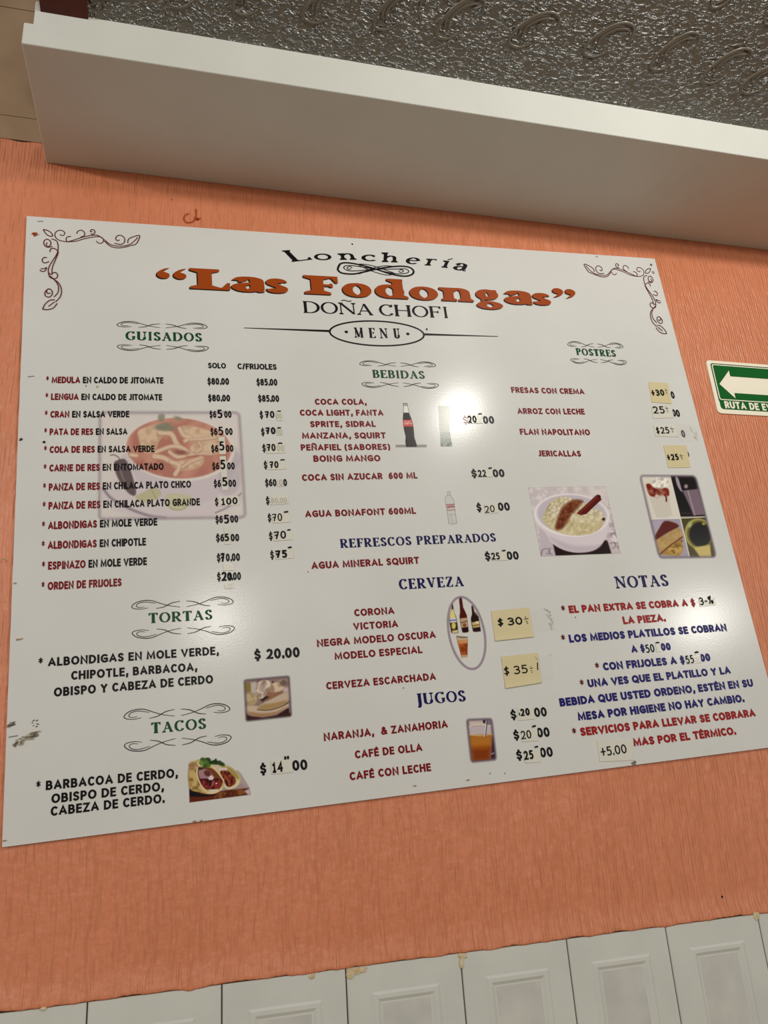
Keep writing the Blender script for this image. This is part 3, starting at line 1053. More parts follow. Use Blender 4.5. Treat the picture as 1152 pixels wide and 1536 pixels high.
# --- dishes
RB = [K_RED, K_BLACK]
dishes = [('* MEDULA', ' EN CALDO DE JITOMATE', 69, 574.8, 245.2, 575.6, 9.7), ('* LENGUA', ' EN CALDO DE JITOMATE', 68, 600, 243.3, 600.8, 9.6),
          ('* CRAN', ' EN SALSA VERDE', 67, 626.7, 194, 626.3, 10), ('* PATA DE RES', ' EN SALSA', 66.2, 653, 191.2, 652.3, 10),
          ('* COLA DE RES', ' EN SALSA VERDE', 65.8, 679.8, 231.9, 678.3, 10.2), ('* CARNE DE RES', ' EN ENTOMATADO', 65.2, 707.7, 245.6, 705, 10.5),
          ('* PANZA DE RES', ' EN CHILACA PLATO CHICO', 64.4, 736.7, 286.7, 731.7, 11), ('* PANZA DE RES', ' EN CHILACA PLATO GRANDE', 63.8, 764.8, 300, 758.3, 11.2),
          ('* ALBONDIGAS', ' EN MOLE VERDE', 62.7, 794.6, 236, 788.3, 11.5), ('* ALBONDIGAS', ' EN CHIPOTLE', 62.3, 824.2, 219, 818.3, 11.7),
          ('* ESPINAZO', ' EN MOLE VERDE', 62.7, 855.2, 220.4, 847.7, 12), ('* ORDEN DE FRIJOLES', '', 62, 885.8, 182.5, 879.2, 12)]
for a, b_, xl, yl, xr, yr, h in dishes:
    add(sans_line([(a, 0), (b_, 1)], xl, yl, xr, yr, h, pen=.25, sb=.1), 'dish_line', RB)
drinks = [('COCA COLA,', 472.7, 607.3, 550.2, 607.3, 9), ('COCA LIGHT, FANTA', 450.2, 623.7, 575.3, 623.6, 9), ('SPRITE, SIDRAL', 465.6, 640.9, 563.8, 640.4, 9),
          ('MANZANA, SQUIRT', 453.4, 658.2, 579, 657.7, 9.2), ('PEÑAFIEL (SABORES)', 451.6, 676, 585.6, 674.8, 9.2), ('BOING MANGO', 470.5, 692.9, 571, 692, 9.6),
          ('COCA SIN AZUCAR  600 ML', 453.4, 721.6, 626.4, 717.8, 9.8), ('AGUA BONAFONT 600ML', 458, 776.2, 624, 770.8, 10), ('AGUA MINERAL SQUIRT', 467.5, 854, 629.2, 845.5, 10.7),
          ('CORONA', 531.9, 924.6, 591.9, 921, 10.8), ('VICTORIA', 530.4, 945.2, 597.5, 940.8, 10.8), ('NEGRA MODELO OSCURA', 475.8, 970.6, 654, 957, 11),
          ('MODELO ESPECIAL', 502.3, 990, 633.8, 979.6, 11), ('CERVEZA ESCARCHADA', 489.8, 1034.6, 654.2, 1019.8, 11.2),
          ('NARANJA,  & ZANAHORIA', 486, 1111.7, 672, 1091.5, 12), ('CAFÉ DE OLLA', 532.9, 1138, 633.8, 1126.5, 12), ('CAFÉ CON LECHE', 525, 1170.8, 646.9, 1156.5, 12.4)]
for t_, xl, yl, xr, yr, h in drinks:
    add(sans_line([(t_, 0)], xl, yl, xr, yr, h, pen=.245, sb=.15), 'drink_line', K_RED)
for t_, xl, yl, xr, yr, h in (('FRESAS CON CREMA', 767.5, 589.2, 877, 591.7, 8.6), ('ARROZ CON LECHE', 776.7, 621, 877.5, 621.9, 8.8), ('FLAN NAPOLITANO', 780.6, 652.2, 885.6, 653, 9), ('JERICALLAS', 808.3, 684.7, 872, 685, 9)):
    add(sans_line([(t_, 0)], xl, yl, xr, yr, h, pen=.245, sb=.14), 'dessert_line', K_RED)
for t_, xl, yl, xr, yr, h in (('* ALBONDIGAS EN MOLE VERDE,', 57.3, 1000.8, 328.5, 982, 12.8), ('CHIPOTLE, BARBACOA,', 106.7, 1020, 296, 1006.3, 13), ('OBISPO Y CABEZA DE CERDO', 80.8, 1045.2, 319.8, 1024.9, 13.2),
                              ('* BARBACOA DE CERDO,', 53.8, 1186.9, 267, 1165.8, 14), ('OBISPO DE CERDO,', 77, 1205.2, 246, 1186, 14), ('CABEZA DE CERDO.', 76, 1224.2, 246.6, 1204, 14)):
    add(sans_line([(t_, 0)], xl, yl, xr, yr, h, pen=.235, sb=.15), 'filling_line', K_BLACK)
NB = [K_WINE, K_RED2, K_BLUE]
for segs, xl, yl, xr, yr, h in (([('* ', 0), ('EL PAN EXTRA SE COBRA A $', 1)], 843, 920.6, 1043.6, 909, 11.3), ([('LA PIEZA.', 1)], 935.3, 936.6, 998.7, 932.2, 11.6),
                                ([('* ', 0), ('LOS MEDIOS PLATILLOS SE COBRAN', 2)], 843, 965, 1090.9, 946.6, 11.8), ([('A $', 2)], 947.7, 979.6, 968, 977.6, 11.3), ([('00', 2)], 992.3, 976.4, 1007, 975.2, 11.6),
                                ([('* ', 0), ('CON FRIJOLES A $', 2)], 894, 1007, 1028, 995.4, 12), ([('00', 2)], 1051.4, 993, 1066.4, 991.4, 12),
                                ([('* ', 0), ('UNA VES QUE EL PLATILLO Y LA', 2)], 871, 1032.4, 1096.7, 1010.6, 11.8), ([('BEBIDA QUE USTED ORDENO, ESTÉN EN SU', 2)], 840.2, 1060, 1130.4, 1029.8, 12.2),
                                ([('MESA POR HIGIENE NO HAY CAMBIO.', 2)], 867.6, 1081.4, 1116.8, 1053, 12.4), ([('* ', 0), ('SERVICIOS PARA LLEVAR SE COBRARA', 1)], 859.5, 1105.6, 1134, 1074.8, 12.4),
                                ([('MAS POR EL TÉRMICO.', 1)], 951, 1120, 1104.4, 1101.8, 12.4)):
    add(sans_line(segs, xl, yl, xr, yr, h, pen=.29, sb=.09), 'note_line', NB)
pi_ = Ink()
pi_.ribbon(cv(arc(432, 368, 5, 18, 30, -50, 6), 820, 1010, 3.47), .0022, .0022, LAY)
pi_.ribbon(cv(arc(424, 370, -6, 16, 30, -50, 6), 820, 1010, 3.47), .0022, .0022, LAY)
pi_.build('note_line', K_RED2, board)

# --- printed prices
prices = [('SOLO', 312.3, 552.4, 339.2, 553, 8.2), ('C/FRIJOLES', 356.5, 553.8, 415.2, 554.9, 8.6),
          ('$80.00', 311.3, 577.2, 343.8, 577.4, 10.2), ('$80.00', 312.3, 602.2, 345.4, 602.4, 10.2), ('$6', 314.4, 627, 324.8, 627, 10.4), ('00', 336.5, 627, 347.5, 627, 10.4),
          ('$6', 315.8, 653, 326.4, 653, 10.6), ('00', 338, 652.8, 349.2, 652.8, 10.6), ('$6', 316.9, 678.4, 327.8, 678.3, 10.6), ('00', 339.2, 678, 350.4, 678, 10.6),
          ('$6', 318.5, 704.8, 329.2, 704.7, 10.8), ('00', 341, 704.5, 352.3, 704.4, 10.8), ('$6', 320.8, 731, 331.8, 730.9, 11), ('00', 343, 730.5, 354.4, 730.4, 11),
          ('$', 322.5, 758.5, 327.8, 758.3, 11.2), ('$6', 323.3, 785, 334.6, 784.7, 11.2), ('00', 345.6, 784.4, 357.5, 784, 11.2), ('$65.00', 324.2, 812.6, 359, 812, 11.4),
          ('$', 325.4, 842.6, 331, 842.4, 11.8), ('0.00', 339, 842.2, 360.2, 841.4, 11.8), ('$', 325.8, 871.2, 331.4, 871, 12), ('0.00', 341, 870.8, 361.7, 870, 12),
          ('$85.00', 385, 578.4, 416.3, 578.7, 10.2), ('$85.00', 387.5, 602.8, 419, 603.1, 10.2), ('$', 389.8, 627.6, 395, 627.6, 10.6), ('$', 391.9, 653.2, 397.2, 653.2, 10.6),
          ('$', 393.8, 677.7, 399, 677.7, 10.8), ('$', 396, 703, 401.2, 703, 11), ('$60', 398, 729.8, 415, 729.6, 11), ('0', 425.4, 729.4, 430.8, 729.4, 11), ('$', 399.2, 756.6, 404.4, 756.4, 11.2),
          ('$', 401.9, 782.4, 407.2, 782.2, 11.4), ('$', 403.8, 810, 409.2, 809.8, 11.6), ('$', 405.8, 838.4, 411.2, 838.2, 12)]
for t_, xl, yl, xr, yr, h in prices:
    add(sans_line([(t_, 0)], xl, yl, xr, yr, h, pen=.235, sb=.09), 'printed_price', K_BLACK)
big = [('00', 725.3, 635.8, 742, 635.6, 11.5), ('$', 707.7, 716.2, 716, 716, 11.8), ('00', 740, 716, 757.4, 715.6, 12), ('$', 715.6, 767.2, 723, 767, 12.2), ('00', 747.7, 766.3, 765.5, 766, 12.4),
       ('$', 728, 840.6, 736.4, 840.3, 12.5), ('00', 761, 839.9, 778.8, 839.4, 12.8), ('$', 766.6, 1079, 775.4, 1078.4, 14), ('.00', 798.4, 1076, 821, 1074.4, 14.3),
       ('$', 771, 1109.6, 779.6, 1109, 14.2), ('00', 806.4, 1106.4, 825.3, 1105, 14.8), ('$', 775.3, 1139.8, 784, 1139.2, 14.4), ('00', 811, 1136.4, 830, 1134.8, 15),
       ('$ 20.00', 381.7, 990.2, 450, 985.8, 15.6), ('$', 390.4, 1161.6, 400, 1160.8, 16), ('00', 439, 1156.4, 461.5, 1154.6, 16),
       ('0', 1007.6, 598, 1012.8, 598.2, 11), ('0', 1009.6, 625, 1020.4 - 5.6, 625, 11), ('0', 1015.2, 625.4, 1020.8, 625.6, 11), ('0', 1023.2, 656.2, 1028.8, 656.4, 11.2), ('0', 1029.4, 686, 1034.6, 686.2, 10)]
for t_, xl, yl, xr, yr, h in big:
    add(sans_line([(t_, 0)], xl, yl, xr, yr, h, pen=.235, sb=.11), 'printed_price', K_BLACK)
add(sans_line([('$', 0)], 695.3, 635.6, 702.4, 635.6, 11.5, pen=.15), 'printed_price', mat('faint_print', lin((176, 140, 130)), .4))  # dollar sign printed paler and thinner than the other prices

# --- pen strokes and price patches
HAND = dict(SANS)
HAND['7'] = (.56, [P(0, .94, .55, 1.0, .95, .96, .42, 0), P(.12, .5, .86, .54)])
HAND['$'] = (.5, [spline([(.9, .8), (.5, .9), (.14, .72), (.5, .5), (.9, .28), (.5, .1), (.06, .18)], 4), P(.56, 1.1, .44, -.12)])
HAND['='] = (.42, [P(.3, 1, .45, 1.03), P(.1, .74, .95, .78), P(.35, .4, .6, .38), P(.5, .12, .7, .16)])
HAND['~'] = (.5, [P(0, .9, .35, .98), P(.55, .96, 1, .98)])
HAND['%'] = (.7, [P(.1, 0, .6, 1.1), arc(.15, .8, .14, .18, 0, 330, 8), arc(.8, .2, .18, .2, 0, 330, 8)])


def pen(text, xl, yl, xr, yr, h, z, w=.13, ink=None):
    st = random.getstate()
    ink = sans_line([(text, 0)], xl, yl, xr, yr, h, pen=w * 1.25, z=z, sb=.14, font=HAND, ink=ink, sp=.3)
    random.setstate(st)
    return ink


for t_, xl, yl, xr, yr, h, w in (('5', 326, 627.6, 334, 627.4, 13, .16), ('5', 327.6, 653.2, 335.4, 653, 13, .15), ('70', 397.4, 627.4, 412, 627, 10.6, .17), ('70', 398.4, 651.6, 413.6, 651.4, 10.6, .19),
                                 ('5', 336, 785.6, 344, 785.4, 13.4, .16), ('7', 331, 843.6, 337.6, 843, 14, .2),
                                 ('2', 332.4, 872, 340.6, 871.4, 14, .18), ('0', 341, 871.6, 348.4, 871, 13, .2), ('70', 407, 703, 418, 702.4, 10.4, .17) if False else ('.', 340, 813, 341.4, 813, 11, .2)):
    add(pen(t_, xl, yl, xr, yr, h, LAY, w), 'handwritten_digit', K_PEN)

PZ = .0010                     # patches sit on the board, one sheet thick


def patch(quad, label, writing=(), ghost=(), yellow=False, curl=0.0, group=None, name=None):
    """a stuck-on slip of paper: quad = its corners in the photo (top left, top right, bottom right, bottom left)"""
    q = [at(*p) for p in quad]
    cx, cy = sum(p[0] for p in q) / 4, sum(p[1] for p in q) / 4
    mtx = BOARD_M @ Matrix.Translation((cx, cy, 0))
    nm = 'price_note' if yellow else 'price_patch'
    t = thing(nm, label, 'paper note' if yellow else 'paper patch', mtx, group)
    th = .0004
    n = 8
    V, F = [], []
    for j in range(n + 1):
        for i in range(n + 1):
            s, tt = i / n, j / n
            x_ = (1 - s) * (1 - tt) * q[0][0] + s * (1 - tt) * q[1][0] + s * tt * q[2][0] + (1 - s) * tt * q[3][0]
            y_ = (1 - s) * (1 - tt) * q[0][1] + s * (1 - tt) * q[1][1] + s * tt * q[2][1] + (1 - s) * tt * q[3][1]
            z_ = PZ + curl * max(0, (tt - .72) / .28) ** 2 + (random.uniform(0, .0001))
            V.append((x_ - cx, y_ - cy, z_))
    for j in range(n):
        for i in range(n):
            a = j * (n + 1) + i
            F.append((a, a + n + 1, a + n + 2, a + 1))
    # rim back to the board
    rim = [j for j in range(n + 1)] + [(j + 1) * (n + 1) - 1 for j in range(1, n + 1)] + [n * (n + 1) + j for j in range(n - 1, -1, -1)] + [j * (n + 1) for j in range(n - 1, 0, -1)]
    b0 = len(V)
    for r in rim:
        V.append((V[r][0], V[r][1], V[r][2] - th if curl else .0002))
    m_ = len(rim)
    for k_ in range(m_):
        F.append((rim[k_], rim[(k_ + 1) % m_], b0 + (k_ + 1) % m_, b0 + k_))
    mesh_obj('paper', V, F, K_NOTE if yellow else K_PATCH, t)
    if ghost:
        gk = Ink()
        for a in ghost:
            sans_line([(a[0], 0)], *a[1:6], pen=.15, z=PZ + .0003, ink=gk)
        gk.v = [(x_ - cx, y_ - cy, z_) for x_, y_, z_ in gk.v]
        gk.build('faded_digits', K_GHOST, t)
    if writing:
        wk = Ink()
        for a in writing:
            pen(a[0], *a[1:6], PZ + .0005, a[6] if len(a) > 6 else .14, ink=wk)
        wk.v = [(x_ - cx, y_ - cy, z_) for x_, y_, z_ in wk.v]
        wk.build('handwriting', K_PEN, t)
    return t, (cx, cy)


def sq(ox, oy, sc, *c):
    return [(ox + c[i] / sc, oy + c[i + 1] / sc) for i in range(0, 8, 2)]


# yellow notes
patch(sq(660, 850, 5.76, 440, 385, 765, 352, 807, 607, 475, 643), 'yellow note reading $30 right of the beer oval', [('$ 30', 746.4, 940, 784, 936.8, 12, .17), ('=', 786.5, 937.6, 794.5, 936.6, 12, .16)], yellow=True, curl=.0012, group=None)
patch(sq(660, 850, 5.76, 527, 778, 845, 745, 875, 1002, 565, 1052), 'yellow note reading $35 below the $30 note', [('$ 35', 756, 1013.5, 792, 1009.6, 13, .13), ('=', 795, 1011, 800.5, 1010, 11, .15), ('/', 805.4, 1005, 808.4, 1004.6, 11, .2)], yellow=True, curl=.0014)
patch(sq(750, 560, 3.6, 800, 48, 905, 53, 926, 166, 818, 156), 'yellow note reading +30 at the strawberries and cream price', [('+30', 977.4, 594.6, 997, 594, 9.6, .19), ('=', 998, 592, 1002, 592, 8, .2)], yellow=True)
patch(sq(750, 560, 3.6, 882, 390, 1005, 389, 1027, 509, 908, 511), 'yellow note reading +25 above the dessert pictures', [('+25', 1001, 691.4, 1018.6, 690.4, 9.6, .2), ('=', 1019.6, 690, 1026, 690, 8, .2)], yellow=True)
patch(sq(820, 1010, 3.47, 262, 352, 440, 342, 450, 452, 275, 460), 'cream paper note reading +5.00 at the lower edge of the notes', [('+5.00', 902, 1135, 940.4, 1129.6, 14, .13)])
# pale dessert patches
patch(sq(750, 560, 3.6, 815, 172, 925, 176, 938, 240, 826, 244), 'clear white patch reading 25 beside rice pudding with milk', [('25', 980, 621, 997.6, 620.6, 11, .15), ('=', 998.6, 620, 1004, 620, 9.6, .17)])
patch(sq(750, 560, 3.6, 826, 280, 950, 288, 962, 344, 838, 340), 'clear white patch reading $25 beside the napolitano flan', [('$25', 984.5, 651.2, 1004.6, 650.6, 10, .15), ('=', 1005.6, 650, 1012.4, 650, 8.6, .17)])
# SOLO column
patch([(327.7, 655.5), (337, 655.2), (338.8, 681.4), (329.2, 681.6)], 'short paper strip with a pen 5 on the cola de res price', [('5', 329, 676.4, 337, 676.2, 14, .15)])
patch([(329.4, 684.8), (338.6, 684.4), (342.4, 735.4), (333.4, 736)], 'tall paper strip over the carne de res and small panza prices', [('5', 330.6, 704.4, 338.4, 704.2, 14.4, .16), ('5', 333.4, 729.8, 341.4, 729.6, 13.6, .16)])
patch([(328, 745), (358, 744.4), (359, 757.6), (328.6, 759.6)], 'paper patch reading 100 on the large panza plate price', [('100', 332, 758.4, 356.6, 756.4, 10.6, .17)])
patch([(336, 789.8), (345, 789.4), (346.4, 816.4), (337, 816.8)], 'narrow paper slip at the chipotle meatballs price', [('5', 336.8, 812.4, 344, 812, 11.6, .18)])
# C/FRIJOLES column
patch([(414, 616.4), (422.6, 616), (423.6, 630.8), (414.4, 631)], 'small blank patch after the 70 of the cran line', [('~', 416, 624, 422.4, 624, 8, .2)], [('00', 414.6, 628.6, 422.4, 628.4, 8)])
patch([(414.6, 642.6), (422.6, 642), (423.4, 652.8), (415, 653.2)], 'small blank patch after the 70 of the pata de res line', [('~', 416, 649, 422.4, 649, 8, .22)], [('00', 415.4, 652.4, 423, 652.2, 8)])
patch([(399.4, 664.6), (427, 664), (428.2, 679.6), (400.2, 680.4)], 'patch reading 70 on the cola de res line', [('70', 400.2, 677.2, 413.6, 677, 11, .17), ('~', 417, 672, 424.4, 672, 8, .22)], [('00', 415.6, 677, 426, 676.8, 9)])
patch([(401.6, 689.8), (428, 689.4), (429.4, 703.8), (402.2, 705)], 'patch reading 70 on the carne de res line', [('70', 404.4, 703, 418, 702.4, 10.6, .17), ('~', 420.4, 697, 428, 697, 8, .2)])
patch([(415.6, 718.6), (424.4, 718.2), (425.4, 729.6), (416.6, 730)], 'tiny patch inside the $60 price of the small panza plate', (), [('0', 419, 729.2, 424.4, 729.2, 10)])
patch([(404.4, 743.6), (431.8, 741.8), (433, 755.6), (405.2, 757.6)], 'blank paper patch covering the second price of the large panza plate', (), [('80.00', 406.6, 755.4, 430.6, 754.6, 8)])
patch([(407.8, 771), (434.8, 769.6), (436, 783), (408.6, 785)], 'patch reading 70 on the meatballs in green mole line', [('70', 408.4, 782.6, 423.6, 781.6, 11.6, .12), ('~', 426, 776, 433.4, 775.4, 9, .2)])
patch([(409.8, 797.6), (437.8, 796), (439, 809.6), (410.6, 811.6)], 'patch reading 70 on the meatballs in chipotle line', [('70', 411, 809.6, 429.4, 808, 12, .15), ('~', 431, 803, 437, 802.6, 9, .2)])
patch([(412.8, 825), (439.4, 823), (440.6, 837), (413.6, 839.4)], 'patch reading 75 on the espinazo line', [('75', 413, 837.8, 431, 836.8, 12, .2), ('~', 432, 829, 438.6, 828.6, 9, .22)])
patch([(334.4, 846), (351, 845.4), (352, 855.4), (335, 856.2)], 'thin paper slip between the $70 and $20 prices', ())
patch([(336.4, 875.6), (349.6, 874.6), (350.4, 882.6), (337, 883.6)], 'thin paper slip under the beans price', ())
# drinks
patch([(701, 622), (724, 621.6), (724.6, 635.2), (701.8, 635.8)], 'grey patch reading 20 beside the glare on the soft drink glass', [('20', 702.4, 635, 715.4, 634.6, 11, .17), ('~', 718, 628, 724, 628, 8, .2)])
patch([(717, 705), (738.4, 704.4), (739.4, 715.4), (717.6, 716)], 'patch reading 22 on the sugar free cola price', [('22', 717.4, 715.8, 729.6, 715.4, 10.6, .17), ('~', 733, 709.4, 739, 709, 8, .2)])
patch([(726.4, 755.8), (746.4, 755), (747.4, 769.6), (727.4, 770.4)], 'patch reading 20 beside the water bottle picture', [('20', 727.4, 770, 742.4, 768, 10.6, .12)])
patch([(737.4, 829.4), (759.6, 828.8), (760.8, 840.6), (738.2, 841.2)], 'patch reading 25 on the squirt mineral water price', [('25', 737.6, 840, 750, 839.6, 10.8, .17), ('~', 753.4, 833, 759.6, 832.6, 8, .2)])
patch([(775.8, 1062), (800, 1060.2), (801.6, 1078.6), (777, 1080.8)], 'patch reading 20 on the juice price', [('20', 781, 1074.8, 795, 1073, 11.6, .2), ('.', 777.6, 1073, 779, 1073, 11, .24)])
patch([(781.8, 1095.6), (805.6, 1094), (807, 1111), (782.8, 1112.8)], 'patch reading 20 on the pot coffee price', [('20', 782, 1109.4, 797.4, 1107.4, 13, .13), ('~', 799, 1100, 805.6, 1099, 12, .18)])
patch([(786.4, 1125.6), (810, 1124), (811.4, 1143), (787.4, 1144.6)], 'patch reading 25 on the coffee with milk price', [('25', 786.4, 1140.4, 800.6, 1138.4, 14, .18), ('~', 802.6, 1129, 808.6, 1128, 10, .2)])
patch([(406, 1141), (437.6, 1138), (439, 1158.4), (407.6, 1161.6)], 'patch reading 14 on the tacos price', [('14', 408.6, 1160, 425, 1157, 16, .19), ('"', 427, 1147, 434, 1146, 12, .2)])
patch([(1048, 898.6), (1071.6, 896), (1073.4, 907.6), (1049.6, 910.4)], 'patch with a pen price ending the extra bread note', [('3-%', 1050, 908.4, 1070.6, 905.6, 12, .14)])
patch([(983.4, 966.8), (990.6, 966), (991.6, 977), (984.4, 978)], 'tiny patch after the 50 of the half plates note', [('~', 984, 971, 990.4, 970.4, 8, .2)])
patch([(1029, 983.4), (1050, 981), (1051.4, 994), (1030.4, 996.4)], 'patch reading 55 on the beans note', [('55', 1029.6, 996, 1041.4, 994.4, 12.4, .13), ('~', 1043, 986, 1049.4, 985.4, 9, .24)])
add(pen('50', 969.6, 979.6, 982.6, 978, 12.6, LAY, .13), 'handwritten_digit', K_PEN)

# --- corner scrolls
CO = [([(270, 125), (276, 130), (288, 128), (291, 117), (280, 108), (262, 108), (248, 120), (250, 138), (268, 152), (300, 158), (340, 156), (380, 145), (420, 137), (450, 136), (466, 148), (460, 163), (445, 165), (433, 155)], 0),
      ([(300, 156), (298, 143), (308, 135), (320, 135)], 0), ([(300, 160), (335, 150), (372, 138), (410, 130), (440, 130), (470, 150), (500, 172), (540, 178), (580, 172), (605, 155), (620, 138)], 0),
      ([(345, 122), (352, 110), (368, 107), (381, 118), (378, 132), (362, 138)], 0), ([(408, 122), (418, 125), (427, 117), (424, 106), (412, 104), (407, 112), (416, 114)], 0),
      ([(470, 156), (500, 180), (540, 186), (590, 176)], 0), ([(539, 150), (528, 154), (521, 144), (528, 132), (545, 130), (560, 142), (560, 160), (545, 170), (515, 166)], 0),
      ([(575, 165), (578, 148), (595, 138), (627, 130), (624, 150), (610, 170), (590, 175)], 0), ([(195, 103), (215, 108), (232, 120), (237, 133), (220, 132), (205, 120), (195, 103)], 0),
      ([(213, 162), (208, 172), (218, 180), (229, 170), (226, 155), (212, 147), (199, 155), (199, 172), (213, 183), (236, 180)], 0), ([(232, 146), (255, 155), (262, 180), (258, 210), (240, 240), (222, 270), (218, 295), (230, 306)], 0),
      ([(225, 205), (228, 192), (240, 188), (255, 195), (262, 208), (250, 240), (236, 275), (234, 308)], 0), ([(212, 230), (198, 230), (190, 242), (200, 254), (222, 248)], 0),
      ([(180, 285), (188, 292), (203, 290), (210, 275), (198, 280), (184, 280)], 0), ([(235, 300), (250, 297), (260, 308), (255, 322), (240, 325), (225, 318), (218, 300)], 0),
      ([(225, 312), (245, 330), (262, 355), (262, 385), (243, 408)], 0), ([(240, 326), (265, 345), (277, 375), (272, 405), (250, 430)], 0),
      ([(228, 388), (216, 392), (210, 380), (218, 371), (232, 376), (236, 394), (222, 408), (205, 402), (203, 386), (212, 374)], 0),
      ([(192, 463), (203, 440), (225, 422), (248, 420)], 0), ([(258, 436), (240, 457), (215, 464), (192, 463)], 0), ([(218, 450), (245, 430)], 0)]
mirror_x = at(208.5, 353)[0] + at(876.5, 396)[0]
my = at(876.5, 396)[1] - at(208.5, 353)[1]
for mir in (0, 1):
    ci = Ink()
    for s_, _ in CO:
        q = cv(spline(s_, 5), 0, 310, 3)
        if mir:
            q = [(mirror_x - x_, y_ + my) for x_, y_ in q]
        ci.ribbon(q, .0019, .0018, LAY)
    add(ci, 'corner_scroll', K_WINE)

# --- screws, scuffs and specks on the board
def screw(px, py, r, m_):
    c_ = at(px, py)
    V = [(c_[0], c_[1], .0022)]
    F = []
    n = 14
    for rr, zz in ((r * .6, .0018), (r, .0006), (r, 0)):
        V += [(c_[0] + rr * math.cos(2 * math.pi * i / n), c_[1] + rr * math.sin(2 * math.pi * i / n), zz) for i in range(n)]
    F += [(0, 1 + i, 1 + (i + 1) % n) for i in range(n)]
    for k_ in range(2):
        F += [(1 + k_ * n + i, 1 + (k_ + 1) * n + i, 1 + (k_ + 1) * n + (i + 1) % n, 1 + k_ * n + (i + 1) % n) for i in range(n)]
    return mesh_obj('screw', V, F, m_, board)


screw(976.6, 397.3, .0034, mat('rusty_steel', lin((132, 96, 66)), .7, .4, .3))
screw(979.6, 408.8, .0042, mat('bright_steel', lin((190, 186, 172)), .3, .5, .8))
screw(528.4, 366.4, .0020, inkm('dark_hole', (60, 20, 16)))


def blot(name, px, py, w, h, rgb, seed, ang=0.0):
    r = random.Random(seed)
    c_ = at(px, py)
    k_ = Ink()
    pts = []
    for i in range(14):
        a = 2 * math.pi * i / 14
        q = .55 + .6 * r.random()
        x_, y_ = math.cos(a) * w * q, math.sin(a) * h * q
        pts.append((c_[0] + x_ * math.cos(ang) - y_ * math.sin(ang), c_[1] + x_ * math.sin(ang) + y_ * math.cos(ang)))
    k_.poly(pts, LAY + .0001)
    return add(k_, name, inkm('blot_%d_%d_%d' % rgb, rgb, .7))


blot('rust_mark', 52, 351.5, .006, .006, (140, 60, 40), 1)
blot('rust_mark', 56, 352, .003, .003, (150, 120, 96), 2)
blot('speck', 640, 494, .0026, .0032, (40, 36, 32), 3)
blot('speck', 66.6, 663, .0032, .0036, (40, 34, 20), 4, .5)
blot('speck', 31.5, 659.5, .0036, .003, (70, 62, 50), 5)
blot('speck', 146, 580, .0024, .003, (170, 160, 110), 6)
blot('speck', 129, 579, .0016, .003, (140, 132, 118), 7)
blot('speck', 462, 858, .0012, .0014, (70, 66, 60), 8)
blot('speck', 863, 926, .0016, .0014, (50, 46, 42), 9)
blot('speck', 605, 1032, .0014, .0016, (110, 106, 96), 11)
blot('speck', 735, 1160, .0014, .0018, (110, 106, 96), 12)
blot('speck', 757, 1160, .0014, .0018, (110, 106, 96), 13)
blot('scuff', 951, 1144.5, .007, .0042, (112, 108, 96), 14, .1)
for (x0_, y0_, x1_, y1_) in ((56, 332.4, 65, 332), (42, 565.4, 51.6, 564.2), (24, 960.4, 34.6, 957.8), (13, 1105.8, 27, 1103.4)):
    k_ = Ink()
    k_.ribbon([at(x0_, y0_), at(x1_, y1_)], .0022, .0016, LAY)
    add(k_, 'scratch', K_GREY)
r_ = random.Random(5)
for i in range(26):
    t_ = r_.random()
    x_, y_ = 19 + 40 * t_ + r_.uniform(-3, 3), 1117 - 18 * t_ + r_.uniform(-5, 4)
    blot('scuff', x_, y_, r_.uniform(.002, .009), r_.uniform(.0012, .0032), r_.choice([(150, 142, 124), (164, 157, 140), (128, 120, 104), (172, 165, 150)]), 100 + i, .15)
for i in range(10):
    blot('scuff', 12 + r_.uniform(0, 9), 1086 + r_.uniform(-4, 6), r_.uniform(.0015, .005), r_.uniform(.001, .0026), r_.choice([(110, 104, 92), (136, 130, 116)]), 160 + i, .1)
for i in range(9):
    blot('scuff', 49 + r_.uniform(0, 11), 1084 + r_.uniform(-4, 6), r_.uniform(.001, .003), r_.uniform(.0008, .0014), (120, 112, 98), 190 + i, .1)
for i, (x_, y_) in enumerate(((3.5, 840), (21, 876), (5, 1262), (290, 1233), (300, 1232), (620, 1180), (700, 1171), (893, 386), (26, 960))):
    blot('edge_chip', x_ + 2, y_ - 1, .004, .0016, (150, 128, 100), 220 + i)

# ------------------------------------------------------------------ printed pictures: painted on fine colour grids
M_PRINT = bpy.data.materials.new('printed_photo')
M_PRINT.use_nodes = True
nt, N, L, b = nodes_of(M_PRINT)
va = N.new('ShaderNodeVertexColor')
va.layer_name = 'print'
b.inputs['Roughness'].default_value = .25
b.inputs['Specular IOR Level'].default_value = .14
L.new(va.outputs['Color'], b.inputs['Base Color'])
tr = N.new('ShaderNodeBsdfTransparent')
ms = N.new('ShaderNodeMixShader')
L.new(va.outputs['Alpha'], ms.inputs[0])
L.new(tr.outputs[0], ms.inputs[1])
L.new(b.outputs[0], ms.inputs[2])
L.new(ms.outputs[0], N['Material Output'].inputs['Surface'])


def vnoise(x, y, seed):
    """smooth value noise on arrays"""
    r = np.random.default_rng(seed)
    tab = r.random((64, 64))
    xi, yi = np.floor(x).astype(int), np.floor(y).astype(int)
    fx, fy = x - xi, y - yi
    fx, fy = fx * fx * (3 - 2 * fx), fy * fy * (3 - 2 * fy)
    g = lambda a, c: tab[a % 64, c % 64]
    return (g(xi, yi) * (1 - fx) + g(xi + 1, yi) * fx) * (1 - fy) + (g(xi, yi + 1) * (1 - fx) + g(xi + 1, yi + 1) * fx) * fy


